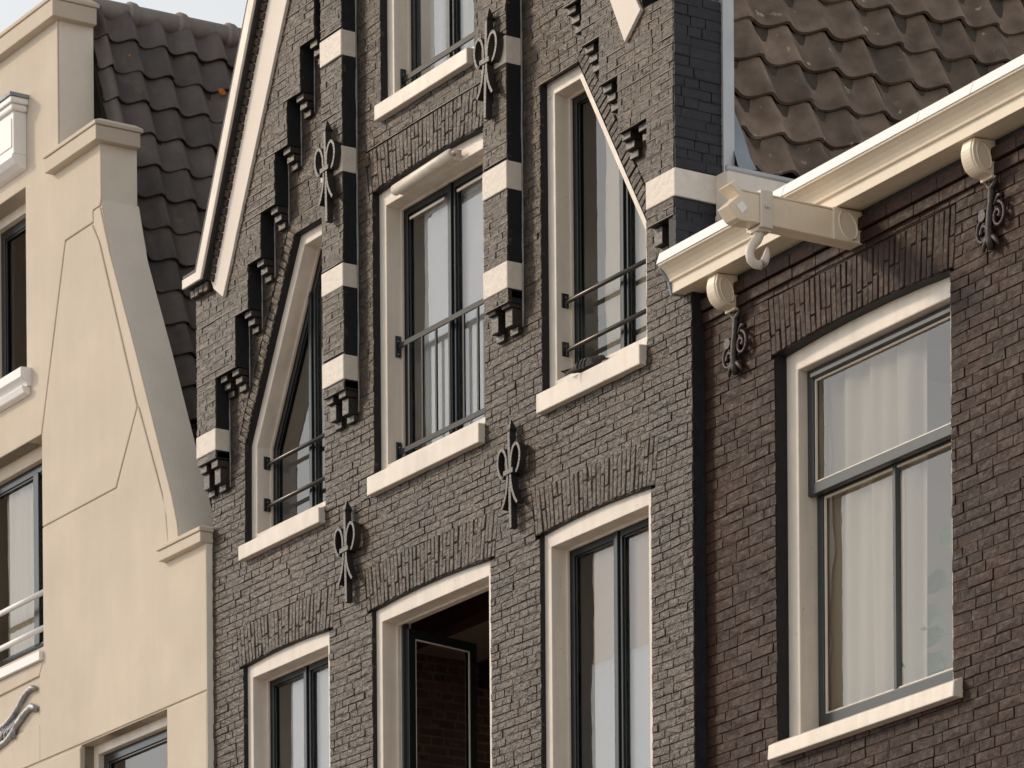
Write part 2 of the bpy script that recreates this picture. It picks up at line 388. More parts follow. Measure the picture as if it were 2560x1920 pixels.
def lining(parent, poly, d0, d1, m, name='reveal'):
    """inner faces of an opening through the wall"""
    mb = MB(); n = len(poly)
    for i in range(n):
        a, b = poly[i], poly[(i+1) % n]
        mb.add([(a[0], d0, a[1]), (b[0], d0, b[1]), (b[0], d1, b[1]), (a[0], d1, a[1])], [(0,1,2,3)])
    return mb.build(name, m, parent)

def inset(poly, w):
    """inset a convex counter-clockwise polygon by per-edge widths w (list or number)"""
    n = len(poly); ws = w if isinstance(w, (list, tuple)) else [w]*n; lines = []
    for i in range(n):
        (x0, z0), (x1, z1) = poly[i], poly[(i+1) % n]
        dx, dz = x1-x0, z1-z0; l = sqrt(dx*dx+dz*dz); nx, nz = -dz/l, dx/l
        lines.append((x0+nx*ws[i], z0+nz*ws[i], dx, dz))
    out = []
    for i in range(n):
        x1, z1, dx1, dz1 = lines[i-1]; x2, z2, dx2, dz2 = lines[i]
        den = dx1*dz2-dz1*dx2
        if abs(den) < 1e-9: out.append((x2, z2)); continue
        t = ((x2-x1)*dz2-(z2-z1)*dx2)/den; out.append((x1+dx1*t, z1+dz1*t))
    return out

def ring(mb, outer, inner, y0, y1):
    n = len(outer)
    V = [(x, y0, z) for x, z in outer] + [(x, y0, z) for x, z in inner] + [(x, y1, z) for x, z in outer] + [(x, y1, z) for x, z in inner]
    F = []
    for i in range(n):
        k = (i+1) % n
        F += [(i, k, n+k, n+i), (2*n+i, 3*n+i, 3*n+k, 2*n+k), (i, 2*n+i, 2*n+k, k), (n+i, n+k, 3*n+k, 3*n+i)]
    mb.add(V, F)

def pane(parent, poly, y):
    me = bpy.data.meshes.new('pane'); me.from_pydata([(x, y, z) for x, z in poly], [], [tuple(range(len(poly)))]); me.materials.append(M_GLASS)
    if me.polygons[0].normal.y > 0: me.flip_normals()
    o = bpy.data.objects.new('pane', me); COL.objects.link(o); o.parent = parent; return o

def casement(parent, poly, rev, face, depth, m_frame, m_sash, mull=None, open_=False, stile=.045):
    """poly = opening (ccw); frame set back by rev, its lining depth deep; a dark sash behind"""
    win = empty('window', parent)
    fo = inset(poly, -.004); fi = inset(poly, face)
    if len(poly) > 5:                    # arched opening: the frame's inner head is straight
        zh = poly[2][1]-face-.012
        fi = [(x, min(z, zh)) for x, z in fi]; fi[2] = (fi[2][0], zh); fi[-1] = (fi[-1][0], zh)
        n_ = len(fi); xa_, xb_ = fi[2][0], fi[-1][0]
        for q_ in range(2, n_): fi[q_] = (xa_+(xb_-xa_)*(q_-2)/(n_-3), zh)
        fo_ = list(fo)
    mb = MB(); ring(mb, fo, fi, rev, rev+depth+.06); mb.build('frame', m_frame, win, bevel=.004)
    # a stop bead just before the sash
    fr4 = [fi[0], fi[1], fi[2], fi[-1]] if len(poly) > 5 else fi
    fi = fr4; fb = inset(fi, .014); mb = MB(); ring(mb, inset(fi, -.003), fb, rev+depth-.022, rev+depth-.002); mb.build('stop_bead', m_frame, win, bevel=.003)
    if not open_:
        yb = rev+depth+.001
        si = inset(fb, .0)
        so = inset(fb, -.006)
        leafs = []
        if mull is None: leafs = [(so, inset(so, stile+.006))]
        else:
            xs = [p[0] for p in so]
            def clip(pl, x, keep_left):
                out = []
                for i in range(len(pl)):
                    a, b = pl[i], pl[(i+1) % len(pl)]
                    ia = (a[0] <= x) == keep_left; ib = (b[0] <= x) == keep_left
                    if ia: out.append(a)
                    if ia != ib:
                        t = (x-a[0])/(b[0]-a[0]); out.append((x, a[1]+(b[1]-a[1])*t))
                return out
            for keep in (True, False):
                pl = clip(so, mull + (-.002 if keep else .002), keep); leafs.append((pl, inset(pl, stile)))
        for o_, i_ in leafs:
            mb = MB(); ring(mb, o_, i_, yb, yb+.05)
            sash = mb.build('sash', m_sash, win, bevel=.004)
            gi = inset(i_, .010); mb = MB(); ring(mb, inset(i_, -.003), gi, yb+.014, yb+.024); mb.build('glazing_bead', m_sash, win, bevel=.002)
            pane(win, inset(i_, -.01), yb+.028)
        if mull is not None:
            zs = [p[1] for p in so]
            zt = max(zs)
            for o_, i_ in leafs[:1]:
                zz = scan(so, (min(zs)+max(zs))/2)
            top = max(z for x, z in leafs[0][0] if abs(x-(mull-.002)) < .004)
            mb = MB(); mb.box(mull-.018, mull+.018, yb-.014, yb+.001, min(zs)+.004, top-.004); mb.build('cover_strip', m_sash, win, bevel=.004)
    return win

def sill(parent, s0, s1, z0, z1, d0, d1, m, bev=.006, slope=.012):
    mb = MB(); mb.prism_x([(d0, z0), (d1, z0), (d1, z1+slope), (d0, z1)], s0, s1); return mb.build('sill', m, parent, bevel=bev)

def wavy(name, s0, s1, z0, z1, y, m, amp=.012, freq=38, edge=.006, seed=0, Fm=None, nz=24, gather=0.0):
    """a hanging cloth with soft folds"""
    rng = random.Random(seed); nx = max(12, int((s1-s0)/.012)); ph = [rng.uniform(0, 6.28) for _ in range(6)]
    V = []; F = []
    for j in range(nz+1):
        t = j/nz; z = z0+(z1-z0)*t
        for i in range(nx+1):
            u = i/nx; x = s0+(s1-s0)*u
            k = (1-u)**3
            x += k*edge*(sin(9*t+ph[0])+.6*sin(23*t+ph[1])+.4*sin(51*t+ph[2]))
            x += gather*(1-t)*sin(pi*u)*.4
            a = amp*(sin(freq*(x-s0)+ph[3]+.8*t)+.5*sin(freq*2.3*(x-s0)+ph[4]-.7*t))
            V.append((x, y+a, z))
    for j in range(nz):
        for i in range(nx): a = j*(nx+1)+i; F.append((a, a+1, a+nx+2, a+nx+1))
    mb = MB(); mb.add(V, F); o = mb.build(name, m, None, smooth=True); o.matrix_world = Fm
    so = o.modifiers.new('thickness', 'SOLIDIFY'); so.thickness = .002
    return o

# ------------------------------------------------------------------ ground
g = MB(); g.add([(-900,-900,0),(900,-900,0),(900,900,0),(-900,900,0)], [(0,1,2,3)])
go = g.build('ground', M_STONE); go['kind'] = 'structure'

# ================================================================== the black brick house
HB = house('gabled_brick_house', F_B, 'black painted brick house with white trimmed stepped gable and lily shaped wall anchors')
def wob(u, z): return .0035*sin(u*2.3+z*2.9)+.0022*sin(u*6.7-z*5.3+1.0)+.0015*sin(u*15.1+z*11.0)
PB = lambda u, n, z: (u, -n, z+wob(u, z))
rng = random.Random(11)
D1 = .11                                     # pilasters and gable borders stand this far out
SIL = [(.28, 11.05), (.576, 11.40), (.763, 11.70), (.948, 12.0), (1.15, 12.35), (1.33, 12.65), (1.516, 12.95), (1.71, 13.30), (1.797, 16)]
SIR = [(5.685, 11.15), (5.38, 11.50), (5.18, 11.80), (4.985, 12.10), (4.79, 12.40), (4.60, 12.70), (4.41, 13.05), (4.22, 13.35), (4.135, 16)]
def inL(z):
    for s, zt in SIL:
        if z < zt: return s
    return SIL[-1][0]
def inR(z):
    for s, zt in SIR:
        if z < zt: return s
    return SIR[-1][0]
def outL(z): return 0.0 if z < 11.75 else .262 + (z-11.752)*.501
def outR(z): return 5.972 if z < 11.80 else 5.675 - (z-11.80)*.501
PIL = [(1.796, 2.079), (3.848, 4.131)]
TOPZ = 14.0
BOT = 6.7
# openings (counter-clockwise)
def rect(s0, s1, z0, z1, rise=0.0):
    p = [(s0, z0), (s1, z0), (s1, z1)]
    if rise:
        for t in (.8, .6, .4, .2): p.append((s0+(s1-s0)*t, z1+rise*(1-(2*t-1)**2)))
    return p + [(s0, z1)]
O_TOP = rect(2.40, 3.57, 12.25, 14.3)
O_MID = rect(2.28, 3.672, 9.865, 11.75, .02)
O_LEFT = [(.49, 9.84), (1.62, 9.84), (1.62, 11.79), (1.225, 11.79), (.50, 10.54)]
O_RIGHT = [(4.35, 9.87), (5.512, 9.87), (5.512, 10.61), (4.765, 11.81), (4.345, 11.81)]
O_L1 = rect(.452, 1.66, 6.75, 9.01, .022)
O_L2 = rect(2.233, 3.722, 6.75, 9.01, .026)
O_L3 = rect(4.31, 5.54, 6.75, 9.02, .022)
arches = [arch(HB, rng, M_BRICK, .40, 1.71, 9.012, .29, .022), arch(HB, rng, M_BRICK, 2.18, 3.775, 9.012, .30, .026), arch(HB, rng, M_BRICK, 4.258, 5.59, 9.022, .29, .022),
          arch(HB, rng, M_BRICK, 2.235, 3.715, 11.752, .285, .02)]
# slanted brick edging beside the two cut-off windows
def slant(p0, p1, wdt, side):
    part = empty('slanted_edging', HB)
    A = Vector((p0[0], p0[1])); B = Vector((p1[0], p1[1])); t = (B-A).normalized(); nrm = Vector((-t.y, t.x))*side
    n = int((B-A).length/.05)
    for i in range(n):
        a = A+(B-A)*(i/n)+t*.0035; b = A+(B-A)*((i+1)/n)-t*.0035
        f = rng.uniform(-.005, .004); c = [a, b, b+nrm*wdt, a+nrm*wdt]; m0 = sum(c, Vector((0,0)))/4
        vs = [(q.x, .03, q.y) for q in c]+[(q.x, -f+.005, q.y) for q in c]+[((q-(q-m0)*.14).x, -f+rng.uniform(-.002,.002), (q-(q-m0)*.14).y) for q in c]+[(m0.x, -f-.001, m0.y)]
        fs = []
        for k in range(4):
            q = (k+1) % 4; fs += [(k, q, 4+q, 4+k), (4+k, 4+q, 8+q, 8+k), (8+k, 8+q, 12)]
        MB().add(vs, fs).build('edging_brick', M_BRICK, part)
    o = nrm*(wdt+.006)
    MB().prism([p0, p1, (p1[0]+o.x, p1[1]+o.y), (p0[0]+o.x, p0[1]+o.y)], .0085, .03).build('edging_mortar', M_MORT, part)
    return [p0, p1, (p1[0]+o.x, p1[1]+o.y), (p0[0]+o.x, p0[1]+o.y)]
sl1 = slant((.497, 10.545), (1.225, 11.80), .10, 1)
sl2 = slant((5.515, 10.615), (4.768, 11.82), .10, -1)
blocks = [O_TOP, O_MID, O_LEFT, O_RIGHT, O_L1, O_L2, O_L3] + arches + [sl1, sl2]
blocks += [[(a+.004, 10.49), (b-.004, 10.49), (b-.004, TOPZ+1), (a+.004, TOPZ+1)] for a, b in PIL]
C5 = .05
loW = lambda z: 0.004 if z < 10.5 else inL(z)-.02
hiW = lambda z: WB-.004 if z < 10.5 else inR(z)+.02
bricks, runs = lay(rng, BOT, TOPZ, C5, loW, hiW, blocks, .19, .102, .28)
wall = sheet(runs, PB, M_MORT, 'wall', HB, back=-.30)
for O in (O_TOP, O_MID, O_LEFT, O_RIGHT, O_L1, O_L2, O_L3):
    lining(HB, O, .004, .20, M_BLACK)
    lining(HB, O, .2005, .30 if O is O_L2 else .52, M_INLIN, 'inner_reveal')
place_bricks(rng, bricks, PB, M_BRICK, wall, 'brickwork', 300, key=lambda b: -(b[0]*.03+(b[2]-b[0])*10) if b[4] > 8.45-.2*b[0] else 9)
ribs(rng, runs, PB, M_RIB, 'pointing', wall, 10.4, .0)
# plain lower storeys down to the street, and the flanks
MB().box(0.004, WB-.004, .012, .30, 0, BOT-.0).build('base_wall', M_MORT, HB)
MB().add([(WB-.002, .012, 0), (WB-.002, 9, 0), (WB-.002, 9, 10.5), (WB-.002, .012, 10.5)], [(0,1,2,3)]).build('flank_wall', M_SIDE, HB)
MB().add([(.002, .012, 0), (.002, 9, 0), (.002, 9, 10.9), (.002, .012, 10.9)], [(0,1,2,3)]).build('flank_wall', M_SIDE, HB)
MB().add([(.002, 9, 9.4), (WB-.002, 9, 9.4), (WB-.002, 9, 10.6), (WB-.002-3, 9, 17), (.002, 9, 10.6)], [(0,1,2,3,4)]).build('rear_wall', M_MORT, HB)  # left open below so light reaches the rooms from behind
# --- gable borders
def stepped(left):
    pts = []
    if left:
        T = SIL; pts = [(outL(TOPZ), TOPZ), (outL(11.7501), 11.7501), (0.0, 11.75), (0.0, 10.50)]
        z = 10.50
        for s, zt in T:
            zt2 = min(zt, TOPZ); pts += [(s, z), (s, zt2)]; z = zt2
            if zt >= TOPZ: break
    else:
        T = SIR; pts = [(outR(TOPZ), TOPZ), (outR(11.8001), 11.8001), (5.972, 11.80), (5.972, 10.50)]
        z = 10.50
        for s, zt in T:
            zt2 = min(zt, TOPZ); pts += [(s, z), (s, zt2)]; z = zt2
            if zt >= TOPZ: break
    return pts
for left in (True, False):
    bd = MB().prism(stepped(left), -(D1-.009), .02).build('gable_border', M_BLACK, HB)
    if left: b2, r2 = lay(rng, 10.50, TOPZ, C5, outL, inL, [[(-.1, 10.55), (.29, 10.55), (.29, 10.70), (-.1, 10.70)]], .19, .102, .28)
    else: b2, r2 = lay(rng, 10.50, TOPZ, C5, inR, outR, [[(5.68, 10.60), (6.1, 10.60), (6.1, 10.75), (5.68, 10.75)]], .19, .102, .28)
    P2 = lambda u, n, z: (u, -D1-n, z)
    place_bricks(rng, b2, P2, M_BRICK, bd, 'border_brickwork')
    ribs(rng, r2, P2, M_RIB, 'pointing', bd, 9, .0025)
    # little corbels under every step
    T = SIL if left else SIR
    for i in range(len(T)-1):
        z = T[i][1]; su = T[i+1][0]
        if z > TOPZ-.3: break
        part = empty('step_corbel', HB)
        for k, d in enumerate((.084, .056, .028)):
            a, b = (su-.098, su-.004) if left else (su+.004, su+.098)
            MB().box(a, b, -d, .01, z-.05*(k+1)+.004, z-.05*k-.003).build('corbel_brick', M_CORB, part, bevel=.004)
        if i == 0:
            a, b = ((T[0][0]+.03, T[0][0]+.12) if left else (T[0][0]-.12, T[0][0]-.03))
            for k, d in enumerate((.084, .056, .028)):
                MB().box(a, b, -d, .01, z-.05*(k+1)+.004, z-.05*k-.003).build('corbel_brick', M_CORB, part, bevel=.004)
# --- pilasters
for a, b in PIL:
    pl = MB().box(a, b, -(D1-.009), .02, 10.50, TOPZ).build('pilaster', M_BLACK, HB)
    bz = [(10.565, 10.73), (11.18, 11.335), (11.94, 12.11), (12.71, 12.88)] if a < 3 else [(10.585, 10.755), (11.205, 11.38), (11.985, 12.155), (12.75, 12.92)]
    b2, r2 = lay(rng, 10.50, TOPZ, C5, lambda z: a, lambda z: b, [[(a-.1, p), (b+.1, p), (b+.1, q), (a-.1, q)] for p, q in bz], .2, .1, .5)
    place_bricks(rng, b2, P2, M_BRICK, pl, 'pilaster_brickwork')
    ribs(rng, r2, P2, M_RIB, 'pointing', pl, 9, .0025)
    for p, q in bz: MB().box(a-.003, b+.003, -D1-.006, .01, p, q).build('painted_block', M_BLOCK, pl, bevel=.006)
    for s_ in (b+.012,):
        pth = [(s_+rng.uniform(-.003, .003), -.004, 10.36+i*.1) for i in range(37)]
        MB().tube(pth, [rng.uniform(.005, .009) for _ in pth], 6).build('sealant_bead', M_LEADW, pl, smooth=True)
def foot(a, b, zt):
    """corbelled foot of a pilaster: one full course, then two stepped brackets"""
    part = empty('corbel_foot', HB)
    MB().box(a, b, -D1+.002, .01, zt-.052, zt-.003).build('corbel_brick', M_CORB, part, bevel=.004)
    for c in (a+.012, b-.092-.012):
        c1 = c+.092
        MB().box(c, c1, -.092, .01, zt-.105, zt-.056).build('corbel_brick', M_CORB, part, bevel=.004)
        MB().box(c+.004, c1-.004, -.068, .01, zt-.215, zt-.109).build('corbel_brick', M_CORB, part, bevel=.004)
        MB().box(c+.0, c1, -.030, .01, zt-.262, zt-.219).build('corbel_brick', M_CORB, part, bevel=.004)
foot(1.796, 2.079, 10.562); foot(3.848, 4.131, 10.582)
foot(0.0, .28, 10.545); foot(5.685, 5.972, 10.60)
MB().box(-.004, .283, -D1-.006, .01, 10.548, 10.70).build('painted_block', M_BLOCK, HB, bevel=.006)
for i in range(len(SIL)-2):
    z0 = (10.30 if i == 0 else SIL[i-1][1]-.13); z1 = SIL[i][1]-.02; s_ = SIL[i][0]+.012
    pth = [(s_+rng.uniform(-.002, .002), -.004, z0+(z1-z0)*k/6) for k in range(7)]
    MB().tube(pth, [rng.uniform(.004, .0075) for _ in pth], 6).build('sealant_bead', M_LEADW, HB, smooth=True)
# the right end of the gable: white block round the corner, dark side wall
MB().box(5.682, 5.990, -D1-.006, .20, 10.60, 10.765).build('painted_block', M_BLOCK, HB, bevel=.006)
sw = MB().box(5.90, 5.9745, -D1+.012, .24, 10.30, 11.80).build('gable_end', M_BLACK, HB)
PS = lambda u, n, z: (5.983+n, u, z)
b3, r3 = lay(random.Random(3), 10.30, 11.80, .0605, lambda z: -D1+.002, lambda z: .227, [[(-.3, 10.59), (.4, 10.59), (.4, 10.772), (-.3, 10.772)]], .215, .105, .6)
place_bricks(rng, b3, PS, M_SIDE, sw, 'side_brickwork')
ribs(rng, r3, PS, M_SIDE, 'pointing', sw, 9, .002)
# --- coping, edge course and white band along both gable slopes
def band(poly, name, y0, y1, m, bev=.004): return MB().prism(poly, y0, y1).build(name, m, HB, bevel=bev)
zt = 14.6; k = .487
cpL = [(-.03, 11.735), (.243, 11.735), (.243+(zt-11.735)*k, zt), (.176+(zt-11.80)*k, zt), (.176, 11.80), (-.03, 11.80)]
band(cpL, 'coping_board', -.205, -.185, M_TRIM)
band([(x+(.002 if i in (2, 1) else 0), z+(.002 if i in (0, 1) else -.002)) for i, (x, z) in enumerate(cpL)], 'coping', -.1845, .35, M_ROLL)  # black body paints in the shadow gap behind the pale board
band([(-.028, 11.801), (.174, 11.801), (.174+(zt-11.801)*k, zt), (.15+(zt-11.801)*k, zt), (.15, 11.826), (-.028, 11.826)], 'coping_lead', -.20, .35, M_ROLL)
cpR = [(6.02, 11.93), (5.725, 11.93), (5.725-(zt-11.93)*k, zt), (5.796-(zt-11.995)*k, zt), (5.796, 11.995), (6.02, 11.995)]
band(cpR, 'coping_board', -.205, -.185, M_TRIM)
band([(x, z+(.002 if i in (0, 1) else -.002)) for i, (x, z) in enumerate(cpR)], 'coping', -.1845, .35, M_ROLL)
band([(.250, 11.752), (.30, 11.66), (.437, 11.565), (.59, 11.84), (.63, 11.925), (.63+(zt-11.925)*.545, zt), (.335+(zt-11.886)*.49, zt), (.335, 11.886), (.262, 11.80)], 'painted_band', -.132, -.09, M_BAND)
band([(5.665, 11.79), (5.60, 11.74), (5.492, 11.655), (5.33, 11.97), (5.33-(zt-11.97)*.53, zt), (5.60-(zt-11.90)*.50, zt), (5.60, 11.90)], 'painted_band', -.132, -.09, M_BAND)
def edgecourse(path, wdt):
    part = empty('edge_course', HB)
    for (A, B) in zip(path, path[1:]):
        A = Vector(A); B = Vector(B); t = (B-A).normalized(); nrm = Vector((t.y, -t.x)); n = max(1, int((B-A).length/.055))
        if (B-A).x < 0 : nrm = -nrm
        for i in range(n):
            a = A+(B-A)*(i/n)+t*.003; b = A+(B-A)*((i+1)/n)-t*.003; f = .150+rng.uniform(-.005, .005); w_ = wdt+rng.uniform(-.006, .006)
            MB().prism([tuple(a), tuple(b), tuple(b+nrm*w_), tuple(a+nrm*w_)], -f, -.1).build('edge_brick', M_BRICK, part, bevel=.005, seg=1)
edgecourse([(-.015, 11.728), (.252, 11.728), (.252+(TOPZ-11.735)*k, TOPZ)], .060)
edgecourse([(5.985, 11.928), (5.69, 11.928), (5.69-(TOPZ-11.93)*k, TOPZ)], .085)
# --- windows
LOWREV, LOWDEP = .035, .13
wins = {}
wins['top'] = casement(HB, O_TOP, .055, .085, .125, M_TRIM, M_GREEN, mull=2.985)
wins['mid'] = casement(HB, O_MID, .055, .085, .13, M_TRIM, M_GREEN, mull=2.975)
wins['left'] = casement(HB, O_LEFT, .055, .075, .125, M_TRIM, M_GREEN, mull=1.13)
wins['right'] = casement(HB, O_RIGHT, .055, .085, .125, M_TRIM, M_GREEN, mull=5.0)
wins['l1'] = casement(HB, O_L1, LOWREV, .075, LOWDEP, M_TRIM, M_GREEN, mull=1.055)
wins['l2'] = casement(HB, O_L2, LOWREV, .075, LOWDEP, M_TRIM, M_GREEN, open_=True)
wins['l3'] = casement(HB, O_L3, LOWREV, .075, LOWDEP, M_TRIM, M_GREEN, mull=4.93)
sill(wins['top'], 2.395, 3.565, 12.18, 12.28, -.05, .10, M_TRIM)
sill(wins['mid'], 2.262, 3.672, 9.752, 9.874, -.05, .10, M_TRIM)
sill(wins['left'], .48, 1.618, 9.734, 9.835, -.05, .10, M_TRIM)
sill(wins['right'], 4.352, 5.506, 9.752, 9.872, -.05, .10, M_TRIM)
# the opened leaf of the middle lower window, swung into the room
hx, hy = 2.365, .185; ang = radians(102); lw = .62
leaf = empty('open_leaf', wins['l2']); leaf.location = (hx, hy, 0); leaf.rotation_euler = (0, 0, ang)
po = [(0, 6.8), (lw, 6.8), (lw, 8.885), (0, 8.885)]; pi_ = inset(po, .062)
mb = MB(); ring(mb, po, pi_, -.025, .03); lf = mb.build('leaf_frame', M_GREEN, wins['l2'], bevel=.004); lf.location = leaf.location; lf.rotation_euler = leaf.rotation_euler
mb = MB(); ring(mb, inset(pi_, -.003), inset(pi_, .007), -.022, -.012); q = mb.build('glazing_bead', M_TRIM, wins['l2']); q.location = leaf.location; q.rotation_euler = leaf.rotation_euler
q = pane(wins['l2'], inset(pi_, -.01), .0); q.location = leaf.location; q.rotation_euler = leaf.rotation_euler
bpy.data.objects.remove(leaf)
MB().box(2.303, 2.325, .165, .215, 6.8, 8.93).build('inner_stop', M_TRIM, wins['l2'], bevel=.003)
MB().box(2.337, 2.352, .165, .215, 6.8, 8.93).build('inner_stop', M_WATER, wins['l2'], bevel=.003)
for a_, b_ in ((2.46, 2.90), (3.06, 3.48)): MB().box(a_, b_, .176, .187, 11.555, 11.572).build('vent_strip', M_TRIM, wins['mid'], bevel=.003)
# roller above the middle window
rl = MB(); rl.tube([(2.585, -.012, 11.672), (2.60, -.012, 11.672), (3.30, -.012, 11.690), (3.315, -.012, 11.690)], [.024, .036, .036, .024], 20); rl.build('roller_tube', M_TRIM, wins['mid'], smooth='angle')
MB().tube([(3.31, -.012, 11.69), (3.345, -.012, 11.692), (3.36, .03, 11.692)], [.014, .012, .012], 10).build('roller_bracket', M_TRIM, wins['mid'], smooth=True)
MB().box(2.585, 3.315, .0, .056, 11.655, 11.70).build('roller_back', M_TRIM, wins['mid'], bevel=.003)
MB().ellipsoid((2.552, .052, 8.93), (.010, .007, .010), 8, 6).build('screw_plug', M_POT, wins['l2'], smooth=True)
MB().ellipsoid((4.38, .052, 11.72), (.012, .010, .012), 8, 6).build('screw_plug', M_TRIM, wins['right'], smooth=True)
# --- railings
def railing(parent, s0, s1, y, zs, bars, tube, plate, m):
    rg = empty('railing', parent)
    for z in zs:
        if tube: MB().tube([(s0, y, z-.012), (s0+.012, y, z), (s1, y, z)], .0145, 10).build('rail', m, rg, smooth=True)
        else: MB().box(s0, s1, y-.006, y+.006, z-.018, z+.018).build('rail', m, rg, bevel=.002)
        if tube:
            MB().box(s0-.008, s0+.004, y-.028, y+.022, z-.035, z+.055).build('bracket_plate', M_GREEN, rg, bevel=.004)
            MB().box(s0-.004, s0+.02, y-.010, y+.010, z-.035, z-.002).build('bracket_arm', M_GREEN, rg, bevel=.004)
        else:
            MB().box(s0-.008, s0+.004, y-.020, y+.020, z-.07, z+.07).build('bracket_plate', M_GREEN, rg, bevel=.003)
        for dz in (-.02, .03) if tube else (-.05, 0.035):
            MB().ellipsoid((s0+.005, y, z+dz), (.004, .004, .004), 6, 4).build('screw', M_ZINC, rg)
    for b in bars: MB().box(b-.0105, b+.0105, y-.006, y+.006, zs[1]+.018, zs[0]-.018).build('bar', m, rg, bevel=.002)
railing(HB, 2.375, 3.60, .135, (10.735, 10.035), (2.515, 2.685, 2.86, 3.03, 3.205, 3.38, 3.53), False, True, M_RAIL)
railing(HB, 2.492, 3.49, .12, (13.15, 12.452), (), False, True, M_RAIL)
railing(HB, 4.438, 5.45, .12, (10.445, 10.145), (), True, True, M_STEEL)
railing(HB, .575, 1.58, .135, (10.405, 10.115), (), True, True, M_STEEL)
# --- lily shaped wall anchors
def anchor(s, z, y, sc=1.0, jit=0):
    r = random.Random(jit)
    a = empty('wall_anchor', HB); a.location = (s, y, z); a.rotation_euler = (0, radians(r.uniform(-2.5, 2.5)), 0)
    dep = .024
    MB().box(-.015, .015, -dep, dep, -.355, .25).build('rod', M_IRON, a, bevel=.003)
    MB().add([(-.013,-dep,.25),(.013,-dep,.25),(.013,dep,.25),(-.013,dep,.25),(-.024,-dep*1.15,.262),(.024,-dep*1.15,.262),(.024,dep*1.15,.262),(-.024,dep*1.15,.262),(0,0,.335)],
             [(0,1,5,4),(1,2,6,5),(2,3,7,6),(3,0,4,7),(4,5,8),(5,6,8),(6,7,8),(7,4,8)]).build('spear_head', M_IRON, a)
    for sg in (-1, 1):
        pth = []
        for q in [(.016,-.02),(.018,.03),(.024,.08),(.042,.125),(.066,.143),(.090,.130),(.104,.095),(.106,.050),(.096,.010),(.080,-.022),(.064,-.030),(.058,-.014)]:
            pth.append((q[0]*1.22*sg, -.004, q[1]+.012))
        # smooth the curl
        fine = []
        for i in range(len(pth)-1):
            p0 = Vector(pth[max(i-1,0)]); p1 = Vector(pth[i]); p2 = Vector(pth[i+1]); p3 = Vector(pth[min(i+2,len(pth)-1)])
            for t in (0, .34, .67):
                fine.append(.5*((2*p1)+(-p0+p2)*t+(2*p0-5*p1+4*p2-p3)*t*t+(-p0+3*p1-3*p2+p3)*t**3))
        fine.append(Vector(pth[-1]))
        MB().tube(fine, [1]*(len(fine)-4)+[.9,.75,.6,.4], flat=(dep, .0098), up=(0,1,0)).build('loop', M_IRON, a)
        leg = [(.016*sg, -.004, -.01), (.021*sg, -.004, -.07), (.037*sg, -.004, -.13), (.062*sg, -.004, -.18), (.090*sg, -.004, -.215)]
        MB().tube(leg, 1, flat=(dep, .0098), up=(0,1,0)).build('lower_leaf', M_IRON, a)
    MB().box(-.058, .058, -dep-.010, dep, -.020, .014).build('collar', M_IRON, a, bevel=.004)
anchor(1.945, 11.985, -D1-.032, jit=1); anchor(3.975, 12.035, -D1-.032, jit=2); anchor(4.05, 9.47, -.036, jit=3); anchor(1.985, 9.465, -.036, jit=4)
# --- interior of the house
room = empty('interior', HB)
MB().box(.05, 5.93, .31, 6, 9.36, 9.52).build('storey_floor', M_PLASTER, room)
MB().box(.75, 5.15, .31, 6, 12.02, 12.14).build('storey_floor', M_PLASTER, room)
MB().box(.05, 5.93, .31, 6, 6.30, 6.45).build('storey_floor', M_DARK, room)
for bx in ((.05, 1.2, 6.45, 10.7), (3.6, 5.93, 6.45, 10.7), (1.2, 3.6, 6.45, 7.0), (1.2, 3.6, 9.0, 10.7)): MB().box(bx[0], bx[1], 5.9, 6, bx[2], bx[3]).build('back_wall', M_PLASTER, room)  # unseen opening added in the back wall to brighten the room
MB().box(5.85, 5.93, .31, 6, 6.45, 10.7).build('party_wall', M_PLASTER, room)
MB().box(.05, .16, .31, 6, 6.45, 10.7).build('party_wall', M_INMORT, room)
for yy in (1.0, 2.1, 3.2, 4.3): MB().box(.16, 5.85, yy, yy+.14, 9.17, 9.36).build('ceiling_beam', M_WOOD, room, bevel=.01)
MB().box(4.02, 4.10, .31, 6, 6.45, 9.36).build('partition', M_PLASTER, room)
PI2 = lambda u, n, z: (.163+n, u, z)
b4, r4 = lay(random.Random(5), 7.6, 9.36, .066, lambda z: 1.2, lambda z: 4.6, [], .21, .105, .5)
mb = MB(); rr = random.Random(6)
for b in b4: brick_geo(mb, rr, b, PI2, j=.008)
mb.build('interior_brickwork', M_INBRICK, room, kind='stuff')
# --- roof with pantiles towards the lower neighbour
def tile_mesh(name, W, L, lo, hi, split, m, thick=.03, lip=.018, nu=10):
    """a pantile: a pan (lo deep) and a roll (hi high); the lower end rides on the row below"""
    V = []; F = []
    def h(u): return -lo*sin(pi*u/split) if u < split else hi*sin(pi*(u-split)/(1-split))
    us = [i/nu for i in range(nu+1)]; n = nu+1
    for y, zo in ((.006, thick-.004), (.022, thick), (L*1.12, .0)):
        for u in us: V.append((u*W*1.035, y-(.012*sin(pi*u) if y < .03 else 0), h(u)+zo))
    for u in us: V.append((u*W*1.035, .004-.012*sin(pi*u), h(u)+thick-lip))
    for u in us: V.append((u*W*1.035, L*.5, h(u)+thick*.5-lip))
    for j in range(2):
        for i in range(nu): F.append((j*n+i, j*n+i+1, (j+1)*n+i+1, (j+1)*n+i))
    for i in range(nu): F.append((3*n+i, 3*n+i+1, i+1, i)); F.append((4*n+i, 4*n+i+1, 3*n+i+1, 3*n+i))
    me = bpy.data.meshes.new(name); me.from_pydata(V, [], F); me.materials.append(m)
    for p in me.polygons: p.use_smooth = True
    me.set_sharp_from_angle(angle=radians(55))
    return me
